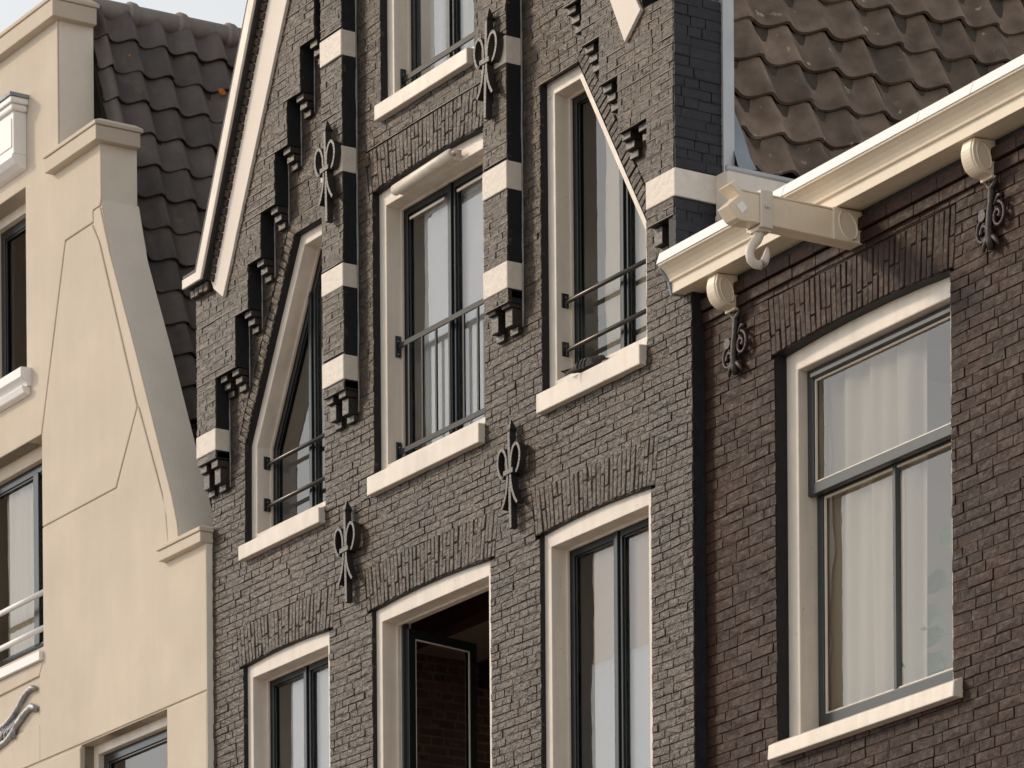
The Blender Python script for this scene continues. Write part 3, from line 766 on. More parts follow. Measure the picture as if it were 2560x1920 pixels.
def tiled(parent, base, pitch, W, L, cols, rows, m, amp, d0, rake, rng, skip=None, name='roof', thick=.03, first=1.0):
    """base (s,z) of the eave; roof rises towards -s; tiles run along +y; rake lifts the rows with depth"""
    t = radians(pitch); up = Vector((-cos(t), 0, sin(t))); out = Vector((sin(t), 0, cos(t))); dep = Vector((0, 1, 0))
    me = [tile_mesh('tile', W, L, amp[0]*(1+.10*q), amp[1]*(1-.10*q), amp[2], m, thick=thick, lip=amp[3]) for q in (-1, 0, 1)]
    Mx = Matrix((( dep.x, up.x, out.x, 0), (dep.y, up.y, out.y, 0), (dep.z, up.z, out.z, 0), (0, 0, 0, 1)))
    roof = MB().add([Vector((base[0], d0, base[1]))-out*.03, Vector((base[0], d0+cols*W, base[1]))-out*.03,
                     Vector((base[0], d0+cols*W, base[1]))+up*(rows*L+.1)-out*.03, Vector((base[0], d0, base[1]))+up*(rows*L+.1)-out*.03], [(0,1,2,3)]).build(name, M_MORT, parent)
    for r in range(rows):
        for c in range(cols):
            if skip and skip(r, c): continue
            o = bpy.data.objects.new('tile', rng.choice(me)); COL.objects.link(o); o.parent = roof
            p = Vector((base[0], d0+c*W-(W*(1-first) if c else 0), base[1])) + up*(r*L + rake*(c*W) + rng.uniform(-.006, .006)) + out*rng.uniform(-.005, .006)
            o.matrix_local = Matrix.Translation(p) @ Mx @ Matrix.Rotation(rng.uniform(-.02, .02), 4, 'Z') @ Matrix.Rotation(rng.uniform(-.01, .01), 4, 'X') @ Matrix.Diagonal((first if c == 0 else 1, 1, 1, 1))
    return roof, up, out
roofB, upB, outB = tiled(HB, (5.935, 10.855), 68, .29, .288, 14, 8, M_TILE2, (.050, .024, .70, .026), .20, .082, random.Random(21), thick=.046)
MB().add([(3.0, .31, 17.6), (3.0, 9, 17.6), (.0, 9, 10.7), (.0, .31, 10.7)], [(0,1,2,3)]).build('far_roof_slope', M_TILE1, HB)
MB().box(5.962, 6.000, .228, .308, 10.775, 11.83).build('zinc_strip', M_ZINC, HB, bevel=.003)
fl = [(0, .11), (.10, .10), (.22, .085), (.34, .09), (.46, .06), (.62, .05), (.75, .035), (.86, .02), (1.0, .0)]
V = []; F = []
for i, (u, wd) in enumerate(fl):
    p = Vector((5.955, .30, 10.80)) + upB*(u*.92) + outB*.075
    V += [tuple(p+Vector((.02, 0, 0))), tuple(p+Vector((0, wd*.5, 0))+outB*(.012 if i % 2 else -.006)), tuple(p+Vector((0, wd+.03, 0))+outB*(.0 if i % 2 else .014))]
for i in range(len(fl)-1):
    for k_ in range(2): a = i*3+k_; F.append((a, a+1, a+4, a+3))
MB().add(V, F).build('lead_flashing', M_LEAD, HB, smooth=True)
gt = empty('gutter', HB)
MB().box(5.99, 6.115, .175, 4.4, 10.49, 10.765).build('gutter_box', M_TRIM, gt, bevel=.006)
MB().box(5.985, 6.128, .17, 4.4, 10.49, 10.53).build('gutter_moulding', M_TRIM, gt, bevel=.01)
MB().tube([(6.11, .172, 10.775), (6.11, 4.4, 10.795)], .018, 10).build('gutter_rim', M_ZINC, gt, smooth=True)

# ================================================================== the brown brick house on the right
HR = house('brown_brick_house', F_R, 'dark brown painted brick house with cream cornice, hoisting beam and tall sash window')
rng = random.Random(31)
C6 = .06; RB = 6.0
O_R = rect(.732, 2.418, 7.27, 9.495, .03)
aR = arch(HR, rng, M_RBRICK, .70, 2.45, 9.497, .335, .03, fan=.03, wd=.050, mort=M_RMORT)
bricks, runs = lay(rng, RB, 9.87, C6, lambda z: .0, lambda z: 4.3, [O_R, aR], .225, .138, .33)
wallR = sheet(runs, PB, M_RMORT, 'wall', HR, back=-.30)
lining(HR, O_R, .004, .25, M_BLACK); lining(HR, O_R, .2505, .52, M_INLIN, 'inner_reveal')
place_bricks(rng, bricks, PB, M_RBRICK, wallR, 'brickwork', 300, key=lambda b: -(b[0]*.03+(b[2]-b[0])*10) if (b[4] > 7.3-.2*b[0] and b[2] < 3.55) else 9)
MB().box(0, 6.0, .012, .30, 0, RB).build('base_wall', M_RMORT, HR)
MB().box(4.3, 6.0, .0, .30, RB, 9.87).build('wall_continuation', M_RMORT, HR)
MB().box(.0, 6.0, .0, 8, 9.99, 10.09).build('flat_roof', M_ROLL, HR)
MB().box(.0, 6.0, .002, .30, 9.87, 9.99).build('wall_head', M_RMORT, HR)
for i, (z0, z1, d) in enumerate(((9.944, 10.012, .036), (9.874, 9.936, .020))):
    x = .0
    part = empty('brick_ledge', HR)
    while x < 4.2:
        l = .235; MB().box(x+.0012, x+l-.0012, -d+rng.uniform(-.002, .002), .004, z0, z1).build('ledge_brick', M_RBRICK, part, bevel=.005); x += l
# cornice
prof = [(.003, 10.062), (-.176, 10.052), (-.180, 10.112), (-.196, 10.116), (-.200, 10.130), (-.212, 10.150), (-.232, 10.172), (-.258, 10.190), (-.272, 10.196), (-.275, 10.206), (-.10, 10.215), (.003, 10.215)]
co = MB().prism_x(prof, -.075, 6.0).build('cornice', M_CORN, HR, bevel=.003)
MB().prism_x([(-.282, 10.208), (-.258, 10.276), (-.235, 10.280), (.003, 10.30), (.003, 10.217), (-.27, 10.207)], -.085, 6.0).build('gutter_edge', M_ZWHITE, co, bevel=.003)
MB().prism_x([(-.004, 10.06), (-.18, 10.04), (-.20, 10.12), (-.26, 10.19), (-.26, 10.25), (.0, 10.25)], -.092, -.0765).build('end_board', M_LEAD, co, bevel=.004)
for x in (1.22, 2.5, 2.98): MB().prism_x([(-.284, 10.209), (-.260, 10.2775), (-.25, 10.2785), (-.25, 10.21)], x, x+.006).build('joint_strip', M_ZWHITE, co)
def console(s0, s1):
    c = [(-.004, 10.058), (-.150, 10.050)] + [(-.070-.092*cos(t*pi/2/9), 9.995-.122*sin(t*pi/2/9)) for t in range(10)] + [(-.035, 9.872), (-.004, 9.880)]
    part = MB().prism_x(c, s0+.014, s1-.014).build('console', M_CORN, HR, bevel=.005)
    for a, b in ((s0, s0+.022), (s1-.022, s1)):
        c2 = [((y if y > -.01 else y*.96), z+(.004 if z < 9.9 else 0)) for y, z in c]; MB().prism_x(c2, a, b).build('cheek', M_CORN, part, bevel=.004)
    ell = [(s1+.001, -.082+.044*cos(t*2*pi/24)-.018*sin(t*2*pi/24), 9.962+.070*sin(t*2*pi/24)) for t in range(25)]
    MB().tube(ell, .0045, 6, caps=False).build('side_ring', M_CORN, part, smooth=True)
    MB().box(s0+.004, s1-.002, -.030, .0, 9.858, 9.882).build('foot_block', M_CORN, part, bevel=.004)
console(.258, .365); console(2.728, 2.838)
# hoisting beam with strap and hook
bm_ = empty('hoisting_beam', HR)
b0, b1 = 1.485, 1.598
side = [(.0, 9.872), (-.69, 9.878), (-.80, 9.872), (-.832, 9.882), (-.888, 9.944), (-.812, 10.012), (-.822, 10.020), (-.880, 10.058), (-.838, 10.090), (-.792, 10.040), (-.69, 10.040), (-.2, 10.034), (.0, 10.034)]
MB().prism_x(side, b0, b1).build('beam', M_CORN, bm_, bevel=.005)
MB().box(b0-.006, b1+.006, -.80, .0, 10.034, 10.044).build('lead_cap', M_CORN, bm_, bevel=.003)
MB().box(b1-.001, b1+.014, -.20, -.0, 9.868, 10.05).build('cheek_board', M_CORN, bm_, bevel=.012)
ell = [(b1+.015, -.10+.058*cos(t*2*pi/24)-.02*sin(t*2*pi/24), 9.958+.078*sin(t*2*pi/24)) for t in range(25)]
MB().tube(ell, .006, 6, caps=False).build('side_ring', M_CORN, bm_, smooth=True)
mb = MB(); ring(mb, [(b0-.016, 9.855), (b1+.018, 9.855), (b1+.018, 10.058), (b0-.016, 10.058)], [(b0-.002, 9.870), (b1+.002, 9.870), (b1+.002, 10.044), (b0-.002, 10.044)], -.684, -.604); mb.build('strap', M_TRIM, bm_, bevel=.004)
MB().tube([(b1+.016, -.645, 9.975), (b1+.034, -.645, 9.975)], .017, 6).build('strap_bolt', M_TRIM, bm_)
dd = .034; MB().add([(b1+.001, -.80-.0, 9.945-dd), (b1+.001, -.80-dd, 9.945), (b1+.001, -.80, 9.945+dd), (b1+.001, -.80+dd, 9.945),
                     (b1+.005, -.80-.0, 9.945-dd), (b1+.005, -.80-dd, 9.945), (b1+.005, -.80, 9.945+dd), (b1+.005, -.80+dd, 9.945)],
                    [(4,5,6,7), (0,1,5,4), (1,2,6,5), (2,3,7,6), (3,0,4,7)]).build('diamond_plate', M_ZWHITE, bm_)
hk = [(-.650, 9.86), (-.652, 9.835), (-.668, 9.80), (-.700, 9.765), (-.716, 9.725), (-.706, 9.688), (-.678, 9.668), (-.645, 9.668), (-.618, 9.690), (-.604, 9.722), (-.600, 9.752), (-.596, 9.772)]
fine = []
for i in range(len(hk)-1):
    for t in (0, .5): fine.append((1.545, hk[i][0]+(hk[i+1][0]-hk[i][0])*t, hk[i][1]+(hk[i+1][1]-hk[i][1])*t))
fine.append((1.545, *hk[-1])); n = len(fine)
rad = [.030 - .004*(i/n) if i < 6 else (.026 - .003*((i-6)/(n-6)) if i < n-5 else .022-.0035*(i-(n-5))) for i in range(n)]
MB().tube(fine, rad, 12).build('hook', M_TRIM, bm_, smooth=True)
MB().box(1.50, 1.59, -.69, -.60, 9.842, 9.858).build('hook_plate', M_TRIM, bm_, bevel=.003)
# scrolled wall anchors of the brown house
def scroll_anchor(s, z):
    a = empty('scroll_anchor', HR); a.location = (s, -.03, z)
    MB().tube([(.0,0,.185), (.004,0,.13), (-.002,-.004,.07), (.0,-.008,.02), (-.01,-.008,-.05), (-.006,-.004,-.12), (.0,0,-.165)], [.016,.024,.018,.024,.022,.026,.018], 8).build('stem', M_RIRON, a, smooth=True)
    MB().tube([(-.045,0,.20), (-.02,0,.165), (.0,0,.15), (.025,0,.17), (.05,0,.195)], [.012,.017,.02,.017,.010], 8).build('crest', M_RIRON, a, smooth=True)
    MB().tube([(-.05,-.03,.02), (-.05,.01,.02)], .032, 10).build('boss', M_RIRON, a, smooth='angle')
    for sg in (1, -1):
        p = []
        for i in range(26):
            t = i/25*2*pi*1.35; r_ = .072*(1-i/25*.78)
            p.append((sg*(.066+r_*sin(t)*.85), -.004, -.025+r_*cos(t)+(.02 if sg > 0 else -.035)))
        MB().tube(p, [.011]*20+[.011,.011,.012,.014,.016,.017], 7).build('scroll', M_RIRON, a, smooth=True)
        MB().tube([(0,0,-.10), (sg*.03,-.006,-.11), (sg*.055,-.006,-.135), (sg*.07,0,-.165)], [.012,.017,.014,.006], 7).build('leaf', M_RIRON, a, smooth=True)
    MB().tube([(.03,0,.06), (.07,-.004,.10), (.10,-.004,.09)], [.010,.012,.016], 7).build('bud', M_RIRON, a, smooth=True)
scroll_anchor(.375, 9.645); scroll_anchor(2.83, 9.645)
# sash window
wr = empty('window', HR)
fo = inset(O_R, -.004); fw_ = .105
fi = [(.845, 7.30), (2.305, 7.30), (2.305, 9.392), (.845, 9.392)]
mb = MB(); ring(mb, [(.728, 7.27), (2.422, 7.27), (2.422, 9.53), (.728, 9.53)], fi, .082, .30); mb.build('frame', M_TRIM, wr, bevel=.006)
def sash(parent, s0, s1, z0, z1, y, st, rt_, rb, m, mull=None):
    o_ = [(s0, z0), (s1, z0), (s1, z1), (s0, z1)]; i_ = inset(o_, [rb, st, rt_, st])
    mb = MB(); ring(mb, o_, i_, y, y+.045); sh = mb.build('sash', m, parent, bevel=.005)
    mb = MB(); ring(mb, inset(i_, -.002), inset(i_, .010), y+.012, y+.024); mb.build('glazing_bead', M_TRIM, parent)
    cells = [i_] if mull is None else [[i_[0], (mull-.014, i_[1][1]), (mull-.014, i_[2][1]), i_[3]], [(mull+.014, i_[0][1]), i_[1], i_[2], (mull+.014, i_[2][1])]]
    if mull: MB().box(mull-.015, mull+.015, y+.002, y+.04, i_[0][1]-.003, i_[2][1]+.003).build('glazing_bar', m, parent, bevel=.004)
    for c in cells: pane(parent, inset(c, -.004), y+.026)
sash(wr, .845, 2.305, 8.675, 9.392, .145, .06, .06, .065, M_SASH2)
sash(wr, .850, 2.300, 7.32, 8.72, .205, .055, .05, .105, M_SASH2, mull=1.60)
MB().box(.90, 2.25, .126, .145, 9.335, 9.365).build('blind_rail', M_SASH2, wr, bevel=.005)
MB().prism_x([(-.065, 7.168), (.14, 7.168), (.14, 7.31), (.08, 7.305), (-.03, 7.268), (-.058, 7.252)], .72, 2.505).build('sill', M_TRIM, wr, bevel=.006)
# its interior
ri = empty('interior', HR)
MB().box(.1, 5.9, .31, 5, 9.75, 9.86).build('storey_floor', M_PLASTER, ri)
MB().box(.1, 5.9, .31, 5, 6.4, 6.5).build('storey_floor', M_DARK, ri)
MB().box(.1, 5.9, 4.9, 5, 6.5, 9.75).build('back_wall', M_PLASTER, ri)
MB().box(.03, .12, .31, 5, 6.5, 9.75).build('party_wall', M_PLASTER, ri)

# ================================================================== the cream house on the left
HL = house('cream_stucco_house', F_L, 'cream stucco house with stepped neck gable, capped shoulders and a dark tiled roof')
T0 = .012; GT = .30
gable = [(-1.60, 12.85), (-1.445, 12.42), (-1.066, 11.632), (-.719, 10.873), (-.513, 10.426), (-.43, 10.20), (-.40, 10.02)]
body = [(-6.0, 0), (-.002, 0), (-.002, 10.0), (-.40, 10.0)] + gable[::-1][1:] + [(-1.58, 13.35), (-2.27, 13.35), (-2.27, 14.50), (-6.0, 14.50)]
def hole_wall(outline, holes, y0, y1, m, name, parent):
    """an outline with rectangular holes, cut into column strips so that the holes stay open"""
    mb = MB()
    xs = sorted(set([x for x, z in outline] + [h[0] for h in holes] + [h[1] for h in holes]))
    for xa, xb in zip(xs, xs[1:]):
        if xb-xa < 1e-6: continue
        e = 1e-5
        def col(x):
            zs = []
            for i in range(len(outline)):
                (x0, z0), (x1, z1) = outline[i], outline[(i+1) % len(outline)]
                if (x0 <= x < x1) or (x1 <= x < x0): zs.append(z0+(z1-z0)*(x-x0)/(x1-x0))
            return min(zs), max(zs)
        la, ha = col(xa+e); lb, hb = col(xb-e)
        segs = [((la, lb), (ha, hb))]
        for h in sorted(holes, key=lambda q: q[2]):
            if h[0] <= xa+e and h[1] >= xb-e:
                lo_, hi_ = segs.pop(); segs += [(lo_, (h[2], h[2])), ((h[3], h[3]), hi_)]
        for lo_, hi_ in segs: mb.prism([(xa, lo_[0]), (xb, lo_[1]), (xb, hi_[1]), (xa, hi_[0])], y0, y1)
    return mb.build(name, m, parent)
H_UP = (-3.75, -2.83, 11.94, 13.33); H_MID = (-4.0, -2.585, 9.765, 11.395); H_LOW = (-1.98, -.622, 6.6, 8.930)
wl = hole_wall(body, [H_UP, H_MID, H_LOW], T0, GT, M_STUC, 'wall', HL)
g_ = .006                                   # half width of the grooves between the stucco fields
def field(poly, holes=(), y=0.0, bev=.006, name='stucco_field', m=None):
    return MB().prism(poly, y, T0+.004).build(name, m or M_STUC, wl, bevel=bev)
P1 = [(-2.585, 10.69), (-1.378, 10.692), (-1.032, 11.20), (-1.612, 12.56), (-1.725, 12.725), (-2.162, 12.722), (-2.585, 11.395)]
field(inset(P1, [g_, g_, g_, g_, g_, g_, 0.0]))
P2 = [(-2.0, 8.942), (-.008, 8.942), (-.008, 9.985), (-.55, 9.985), (-.58, 10.30), (-.655, 10.46), (-1.02, 11.20), (-1.365, 10.686), (-2.585, 10.684), (-2.585, 9.69), (-2.655, 9.59), (-2.655, 9.2), (-2.655, 8.942)]
field(P2)
P3 = [(-.565, 10.0), (-.405, 10.0), (-.43, 10.20), (-.513, 10.426), (-.719, 10.873), (-1.066, 11.632), (-1.445, 12.42), (-1.60, 12.812), (-1.70, 12.812), (-1.70, 12.73), (-1.602, 12.575), (-.643, 10.465)]
field(P3)
P4 = [(-2.592, 11.41), (-2.170, 12.734), (-1.712, 12.736), (-1.712, 12.824), (-1.60, 12.824), (-1.58, 12.87), (-1.58, 13.30), (-2.27, 13.36), (-2.27, 14.45), (-3.75, 14.45), (-3.75, 13.33), (-2.83, 13.33), (-2.83, 11.94), (-3.75, 11.94), (-3.75, 11.395), (-2.592, 11.395)]
field(P4)
field([(-4.0, 9.225), (-2.655, 9.215), (-2.655, 8.942), (-4.0, 8.942)])
field([(-4.0, 9.685), (-2.585, 9.685), (-2.655, 9.585), (-4.0, 9.565)], y=-.004)
field([(-6.0, 8.94), (-4.01, 8.94), (-4.01, 14.45), (-6.0, 14.45)])
field([(-.618, 6.0), (-.008, 6.0), (-.008, 8.930), (-.604, 8.930)], y=-.002, bev=.012, name='rusticated_block')
field([(-2.60, 6.0), (-1.985, 6.0), (-1.985, 8.918), (-2.60, 8.918)], y=-.002, bev=.012, name='rusticated_block')
# cheeks of the gable (stucco made lighter to lift these shaded faces)
MB().add([(-2.268, T0, 13.35), (-2.268, GT, 13.35), (-2.268, GT, 14.5), (-2.268, T0, 14.5)], [(0,1,2,3)]).build('gable_cheek', M_STUCW, HL)
MB().add([(-1.578, 0.006, 12.86), (-1.578, GT, 12.86), (-1.578, GT, 13.35), (-1.578, 0.006, 13.35)], [(0,1,2,3)]).build('gable_cheek', M_STUCW, HL)
V = []; F = []
off = .003
for i, (x, z) in enumerate([(-1.578, 12.86)]+gable[1:]): V += [(x+off, .006, z+off), (x+off, GT+.012, z+off)]
for i in range(len(gable)-1): F.append((2*i, 2*i+1, 2*i+3, 2*i+2))
MB().add(V, F).build('gable_cheek', M_STUCW, HL, smooth=True)
MB().box(-.004, .0, -.001, .5, 6, 9.99).build('corner_edge', M_STUCW, HL)
# caps
def cap(x0, x1, z0, z1, p, py, parts=True):
    e = empty('cap', HL)
    MB().box(x0-p, x1+p, -p, py, z0, z0+(z1-z0)*.66).build('cap_band', M_STUC, e, bevel=.006)
    pp = p+.012
    a, b = x0-pp, x1+pp; zl = z0+(z1-z0)*.66+.001; zc = zl+.028
    MB().add([(a,-pp,zl),(b,-pp,zl),(b,py+.02,zl),(a,py+.02,zl),(a,-pp,zc),(b,-pp,zc),(b,py+.02,zc),(a,py+.02,zc),(a+pp,-.0,z1+.02),(b-pp,-.0,z1+.02),(b-pp,py,z1+.02),(a+pp,py,z1+.02)],
             [(0,3,2,1),(0,1,5,4),(1,2,6,5),(2,3,7,6),(3,0,4,7),(4,5,9,8),(5,6,10,9),(6,7,11,10),(7,4,8,11),(8,9,10,11)]).build('cap_slab', M_STUC, e, bevel=.006)
cap(-2.29, -1.585, 13.275, 13.44, .07, .30)
cap(-6.0, -2.275, 14.41, 14.60, .07, .30)
cap(-.565, -.04, 9.972, 10.085, .055, .25)
# windows of the cream house
def lwin(H, y, name='window', mull=None, fw_=.08, mfr=M_TRIM):
    s0, s1, z0, z1 = H; po = [(s0, z0), (s1, z0), (s1, z1), (s0, z1)]
    lining(HL, po, T0-.004, .42, M_TRIM if y > .15 else M_STUC)
    win = empty('window', HL); fi = inset(po, fw_)
    mb = MB(); ring(mb, inset(po, -.002), fi, y, y+.12); mb.build('frame', mfr, win, bevel=.006)
    sh = [(fi, None)]
    o_ = inset(fi, -.004)
    i_ = inset(o_, .07); mb = MB(); ring(mb, o_, i_, y+.05, y+.10); mb.build('sash', M_GREEN, win, bevel=.005)
    mb = MB(); ring(mb, inset(i_, -.004), inset(i_, .014), y+.060, y+.075); mb.build('glazing_bead', M_GREEN, win, bevel=.003)
    if mull: MB().box(mull-.045, mull+.045, y+.045, y+.10, i_[0][1]-.01, i_[2][1]+.01).build('mullion', M_GREEN, win, bevel=.005)
    pane(win, inset(i_, -.006), y+.08)
    return win
w1 = lwin(H_UP, .15, fw_=.075)
MB().prism_x([(-.09, 11.86), (-.09, 11.935), (.15, 11.955), (.15, 11.80), (-.03, 11.80), (-.045, 11.83)], -3.8, -2.75).build('sill', M_WHITE, w1, bevel=.006)
MB().prism_x([(-.055, 11.745), (-.075, 11.80), (.0, 11.80), (.0, 11.735)], -3.8, -2.765).build('sill_moulding', M_WHITE, w1, bevel=.008)
w2 = lwin(H_MID, .13, fw_=.10, mull=-3.05, mfr=M_STUC)
MB().prism_x([(-.035, 9.688), (-.035, 9.757), (.16, 9.772), (.16, 9.688)], -4.0, -2.588).build('sill', M_WHITE, w2, bevel=.004)
for z in (10.235, 9.965): MB().tube([(-3.98, .06, z), (-2.59, .06, z)], .021, 12).build('rail', M_WHITE, w2, smooth=True)
w3 = lwin(H_LOW, .11, fw_=.07)
# white bracket at the very edge
br = empty('hood_bracket', HL)
MB().box(-3.7, -2.76, -.15, .0, 13.93, 13.975).build('bracket_cap', M_WHITE, br, bevel=.008)
MB().box(-3.7, -2.775, -.135, .0, 13.88, 13.93).build('bracket_moulding', M_WHITE, br, bevel=.015)
MB().box(-3.7, -2.80, -.11, .0, 13.56, 13.88).build('bracket_block', M_WHITE, br, bevel=.006)
MB().box(-3.7, -2.825, -.118, -.10, 13.61, 13.83).build('bracket_panel', M_WHITE, br, bevel=.006)
MB().prism_x([(.0, 13.56), (-.12, 13.56), (-.125, 13.53), (-.09, 13.49), (-.04, 13.46), (.0, 13.45)], -3.7, -2.80).build('bracket_foot', M_WHITE, br, bevel=.006)
MB().box(-3.72, -2.752, -.16, .0, 13.977, 14.005).build('bracket_lead', M_LEAD, br, bevel=.004)
# silver garland in the sunk field
gr = empty('garland', HL)
up_ = [(-3.60, 9.26), (-3.40, 9.30), (-3.22, 9.33), (-3.10, 9.365), (-3.0, 9.42), (-2.92, 9.47), (-2.84, 9.505), (-2.77, 9.515), (-2.70, 9.50)]
lo_ = [(-3.60, 9.16), (-3.40, 9.175), (-3.22, 9.195), (-3.10, 9.235), (-3.02, 9.29), (-2.93, 9.33), (-2.85, 9.36), (-2.77, 9.375), (-2.72, 9.36), (-2.695, 9.335)]
for nm, c, r_ in (('upper_ribbon', up_, .018), ('lower_ribbon', lo_, .022)):
    MB().tube([(x, -.012, z) for x, z in c], [r_*(1+.25*(i % 2)) for i in range(len(c))], 8).build(nm, M_SILVER, gr, smooth=True)
for i in range(11):
    x = -3.58+i*.055; MB().tube([(x+.06, -.006, 9.325+(.0 if i < 8 else .012*(i-7))), (x, -.03, 9.25+(.0 if i < 8 else .01*(i-7))), (x-.045, -.012, 9.185)], [.008, .014, .009], 6).build('rib', M_SILVER, gr, smooth=True)
# interior
li = empty('interior', HL)
MB().box(-4.6, -.1, 3.9, 4.0, 6, 14).build('back_wall', M_PLASTER, li)
for z in (8.96, 11.5, 13.6): MB().box(-4.6, -.9 if z < 11 else -2.2, .43, 4, z, z+.12).build('storey_floor', M_PLASTER, li)
MB().box(-4.65, -4.6, .43, 4, 6, 14).build('party_wall', M_PLASTER, li)
# its steep roof seen between the two gables
tL = radians(71.6)
baseL = (-2.40+3.533*cos(tL), 14.60-3.533*sin(tL))
roofL, upL, outL_ = tiled(HL, baseL, 71.6, .255, .274, 12, 13, M_TILE1, (.034, .042, .50, .016), .303, .014, random.Random(41), thick=.034, first=.54)
rd = empty('roof_ridge', HL)
for i in range(8):
    y0 = .30+i*.425
    prof_ = []
    mb = MB(); mb.tube([(-2.445, y0, 14.63+i*.007), (-2.445, y0+.42, 14.637+i*.007)], .085, 14); mb.build('ridge_tile', M_RIDGE, rd, smooth='angle')
    mb = MB(); mb.tube([(-2.445, y0+.362, 14.634+i*.007), (-2.445, y0+.382, 14.634+i*.007), (-2.445, y0+.437, 14.634+i*.007), (-2.445, y0+.452, 14.634+i*.007)], [.088, .108, .104, .088], 14); mb.build('ridge_collar', M_RIDGE, rd, smooth='angle')
MB().box(-6.0, -2.45, .30, 8, 14.35, 14.42).build('flat_roof', M_ROLL, HL)
q = Vector((-2.232, 1.354, 14.094))+outL_*.052
MB().tube([q-outL_*.004, q+outL_*.004], [.032, .026], 12).build('lichen_patch', M_LICHEN, roofL)
q = Vector((-2.30, .60, 14.235))+outL_*.060
MB().tube([q-outL_*.003, q+outL_*.003], [.016, .012], 9).build('lichen_patch', M_LICHEN, roofL)

# ================================================================== things in the windows
def hang(*a, **k):
    return wavy(*a, **k)
thing(hang('curtain', 2.50, 3.78, 9.80, 11.75, .262, M_CURT, amp=.006, freq=9, seed=1, Fm=F_B), 'pale white curtain behind the middle window with the barred railing', 'curtain')
thing(hang('curtain', .70, 1.9, 7.0, 9.2, .240, M_CURT, amp=.007, freq=10, seed=2, Fm=F_B), 'white curtain behind the lower left window of the black house', 'curtain')
thing(hang('curtain', 4.70, 5.7, 9.8, 11.8, .255, M_CURT2, amp=.007, freq=9, edge=.009, seed=3, Fm=F_B), 'cream curtain behind the slanted right window where the pigeon rests', 'curtain')
thing(hang('curtain', 1.20, 1.8, 9.8, 11.8, .262, M_CURT, amp=.007, freq=9, edge=.009, seed=4, Fm=F_B), 'white curtain behind the slanted left window of the gable', 'curtain')
thing(hang('curtain', 4.52, 5.7, 7.0, 8.20, .240, M_CURT, amp=.004, freq=6, seed=5, Fm=F_B), 'added white cloth standing in for the bright side wall, lower right window', 'curtain')  # added close to the glass to show a bright side wall
thing(hang('roller_blind', 4.52, 5.7, 8.18, 9.2, .255, M_CEILCLOTH, amp=.001, freq=5, seed=6, Fm=F_B), 'added peach cloth standing in for the bright ceiling, lower right window', 'stand-in')  # added in place of the ceiling, hung near the glass to catch light
thing(hang('curtain', 2.62, 2.80, 12.1, 14.1, .245, M_CURT, amp=.012, freq=40, seed=7, Fm=F_B), 'narrow white curtain strip left in the topmost window', 'curtain')
thing(hang('curtain', 2.95, 3.6, 12.1, 14.1, .245, M_CURT, amp=.014, freq=44, seed=8, Fm=F_B), 'white curtain right of the mullion in the topmost window', 'curtain')
thing(hang('curtain', .86, 1.72, 7.25, 9.5, .315, M_CURT2, amp=.036, freq=24, seed=9, Fm=F_R, gather=-.12, nz=40), 'cream gathered curtain behind the sash window of the brown house', 'curtain')
thing(hang('curtain', -3.75, -2.6, 9.7, 11.3, .27, M_CURT2, amp=.012, freq=30, seed=10, Fm=F_L), 'cream curtain behind the cream house window with two white rails', 'curtain')

# potted plant in the right hand sash window
def leaf_mesh(L, W, bend):
    V = []; F = []; n = 8
    for i in range(n+1):
        t = i/n; w_ = W*sin(pi*min(1, t*.93+.05))**.8*.5 if t < 1 else .002
        z = bend*t*t*L
        for k_ in (-1, -.5, 0, .5, 1): V.append((k_*w_, t*L, z+abs(k_)*w_*.25))
    for i in range(n):
        for k_ in range(4): a = i*5+k_; F.append((a, a+1, a+6, a+5))
    return V, F
def plant(name, x, y, z, Fm, leaves, label, seed, h):
    """leaves: (height on the stem, petiole angle, petiole length, leaf length, leaf width, leaf angle); most turn their faces to the light outside"""
    e = bpy.data.objects.new(name, None); COL.objects.link(e); e.matrix_world = Fm @ Matrix.Translation((x, y, z)); thing(e, label, 'plant'); r = random.Random(seed)
    MB().tube([(0,0,0), (0,0,.01), (0,0,.15), (0,0,.155)], [.06, .065, .085, .08], 16).build('pot', M_POT, e, smooth='angle')
    MB().tube([(0,0,.12), (.01,0,.12+h*.5), (-.01,0,.12+h)], [.010, .008, .005], 6).build('stem', M_LEAF, e, smooth=True)
    for (lz, pa, pl_, ln, wd, la) in leaves:
        n_ = Vector((.55+r.uniform(-.3, .3), -.75, .25+r.uniform(-.25, .25))).normalized()
        e1 = Vector((0, 0, 1)).cross(n_).normalized()*-1; e2 = n_.cross(e1)*-1
        if e1.x < 0: e1 = -e1
        if e2.z < 0: e2 = -e2
        b0 = Vector((0, 0, lz)); b1 = b0+(e1*cos(pa)+e2*sin(pa))*pl_
        lf_ = MB().tube([b0, b0.lerp(b1, .5)+Vector((0, 0, .01)), b1], [.005, .004, .003], 6).build('petiole', M_LEAF, e, smooth=True)
        dl = (e1*cos(la)+e2*sin(la)); dw = n_.cross(dl)
        V, F = leaf_mesh(ln, wd, -.12); mb = MB(); mb.add([tuple(b1+dw*q[0]+dl*q[1]+n_*q[2]) for q in V], F); mb.build('leaf', M_LEAF, e, smooth=True)
        MB().tube([b1+n_*.003, b1+dl*ln*.5+n_*(-.12*.25*ln+.004), b1+dl*ln*.95+n_*(-.11*ln+.003)], [.003, .0025, .001], 5).build('leaf_rib', M_POT, lf_)
    return e
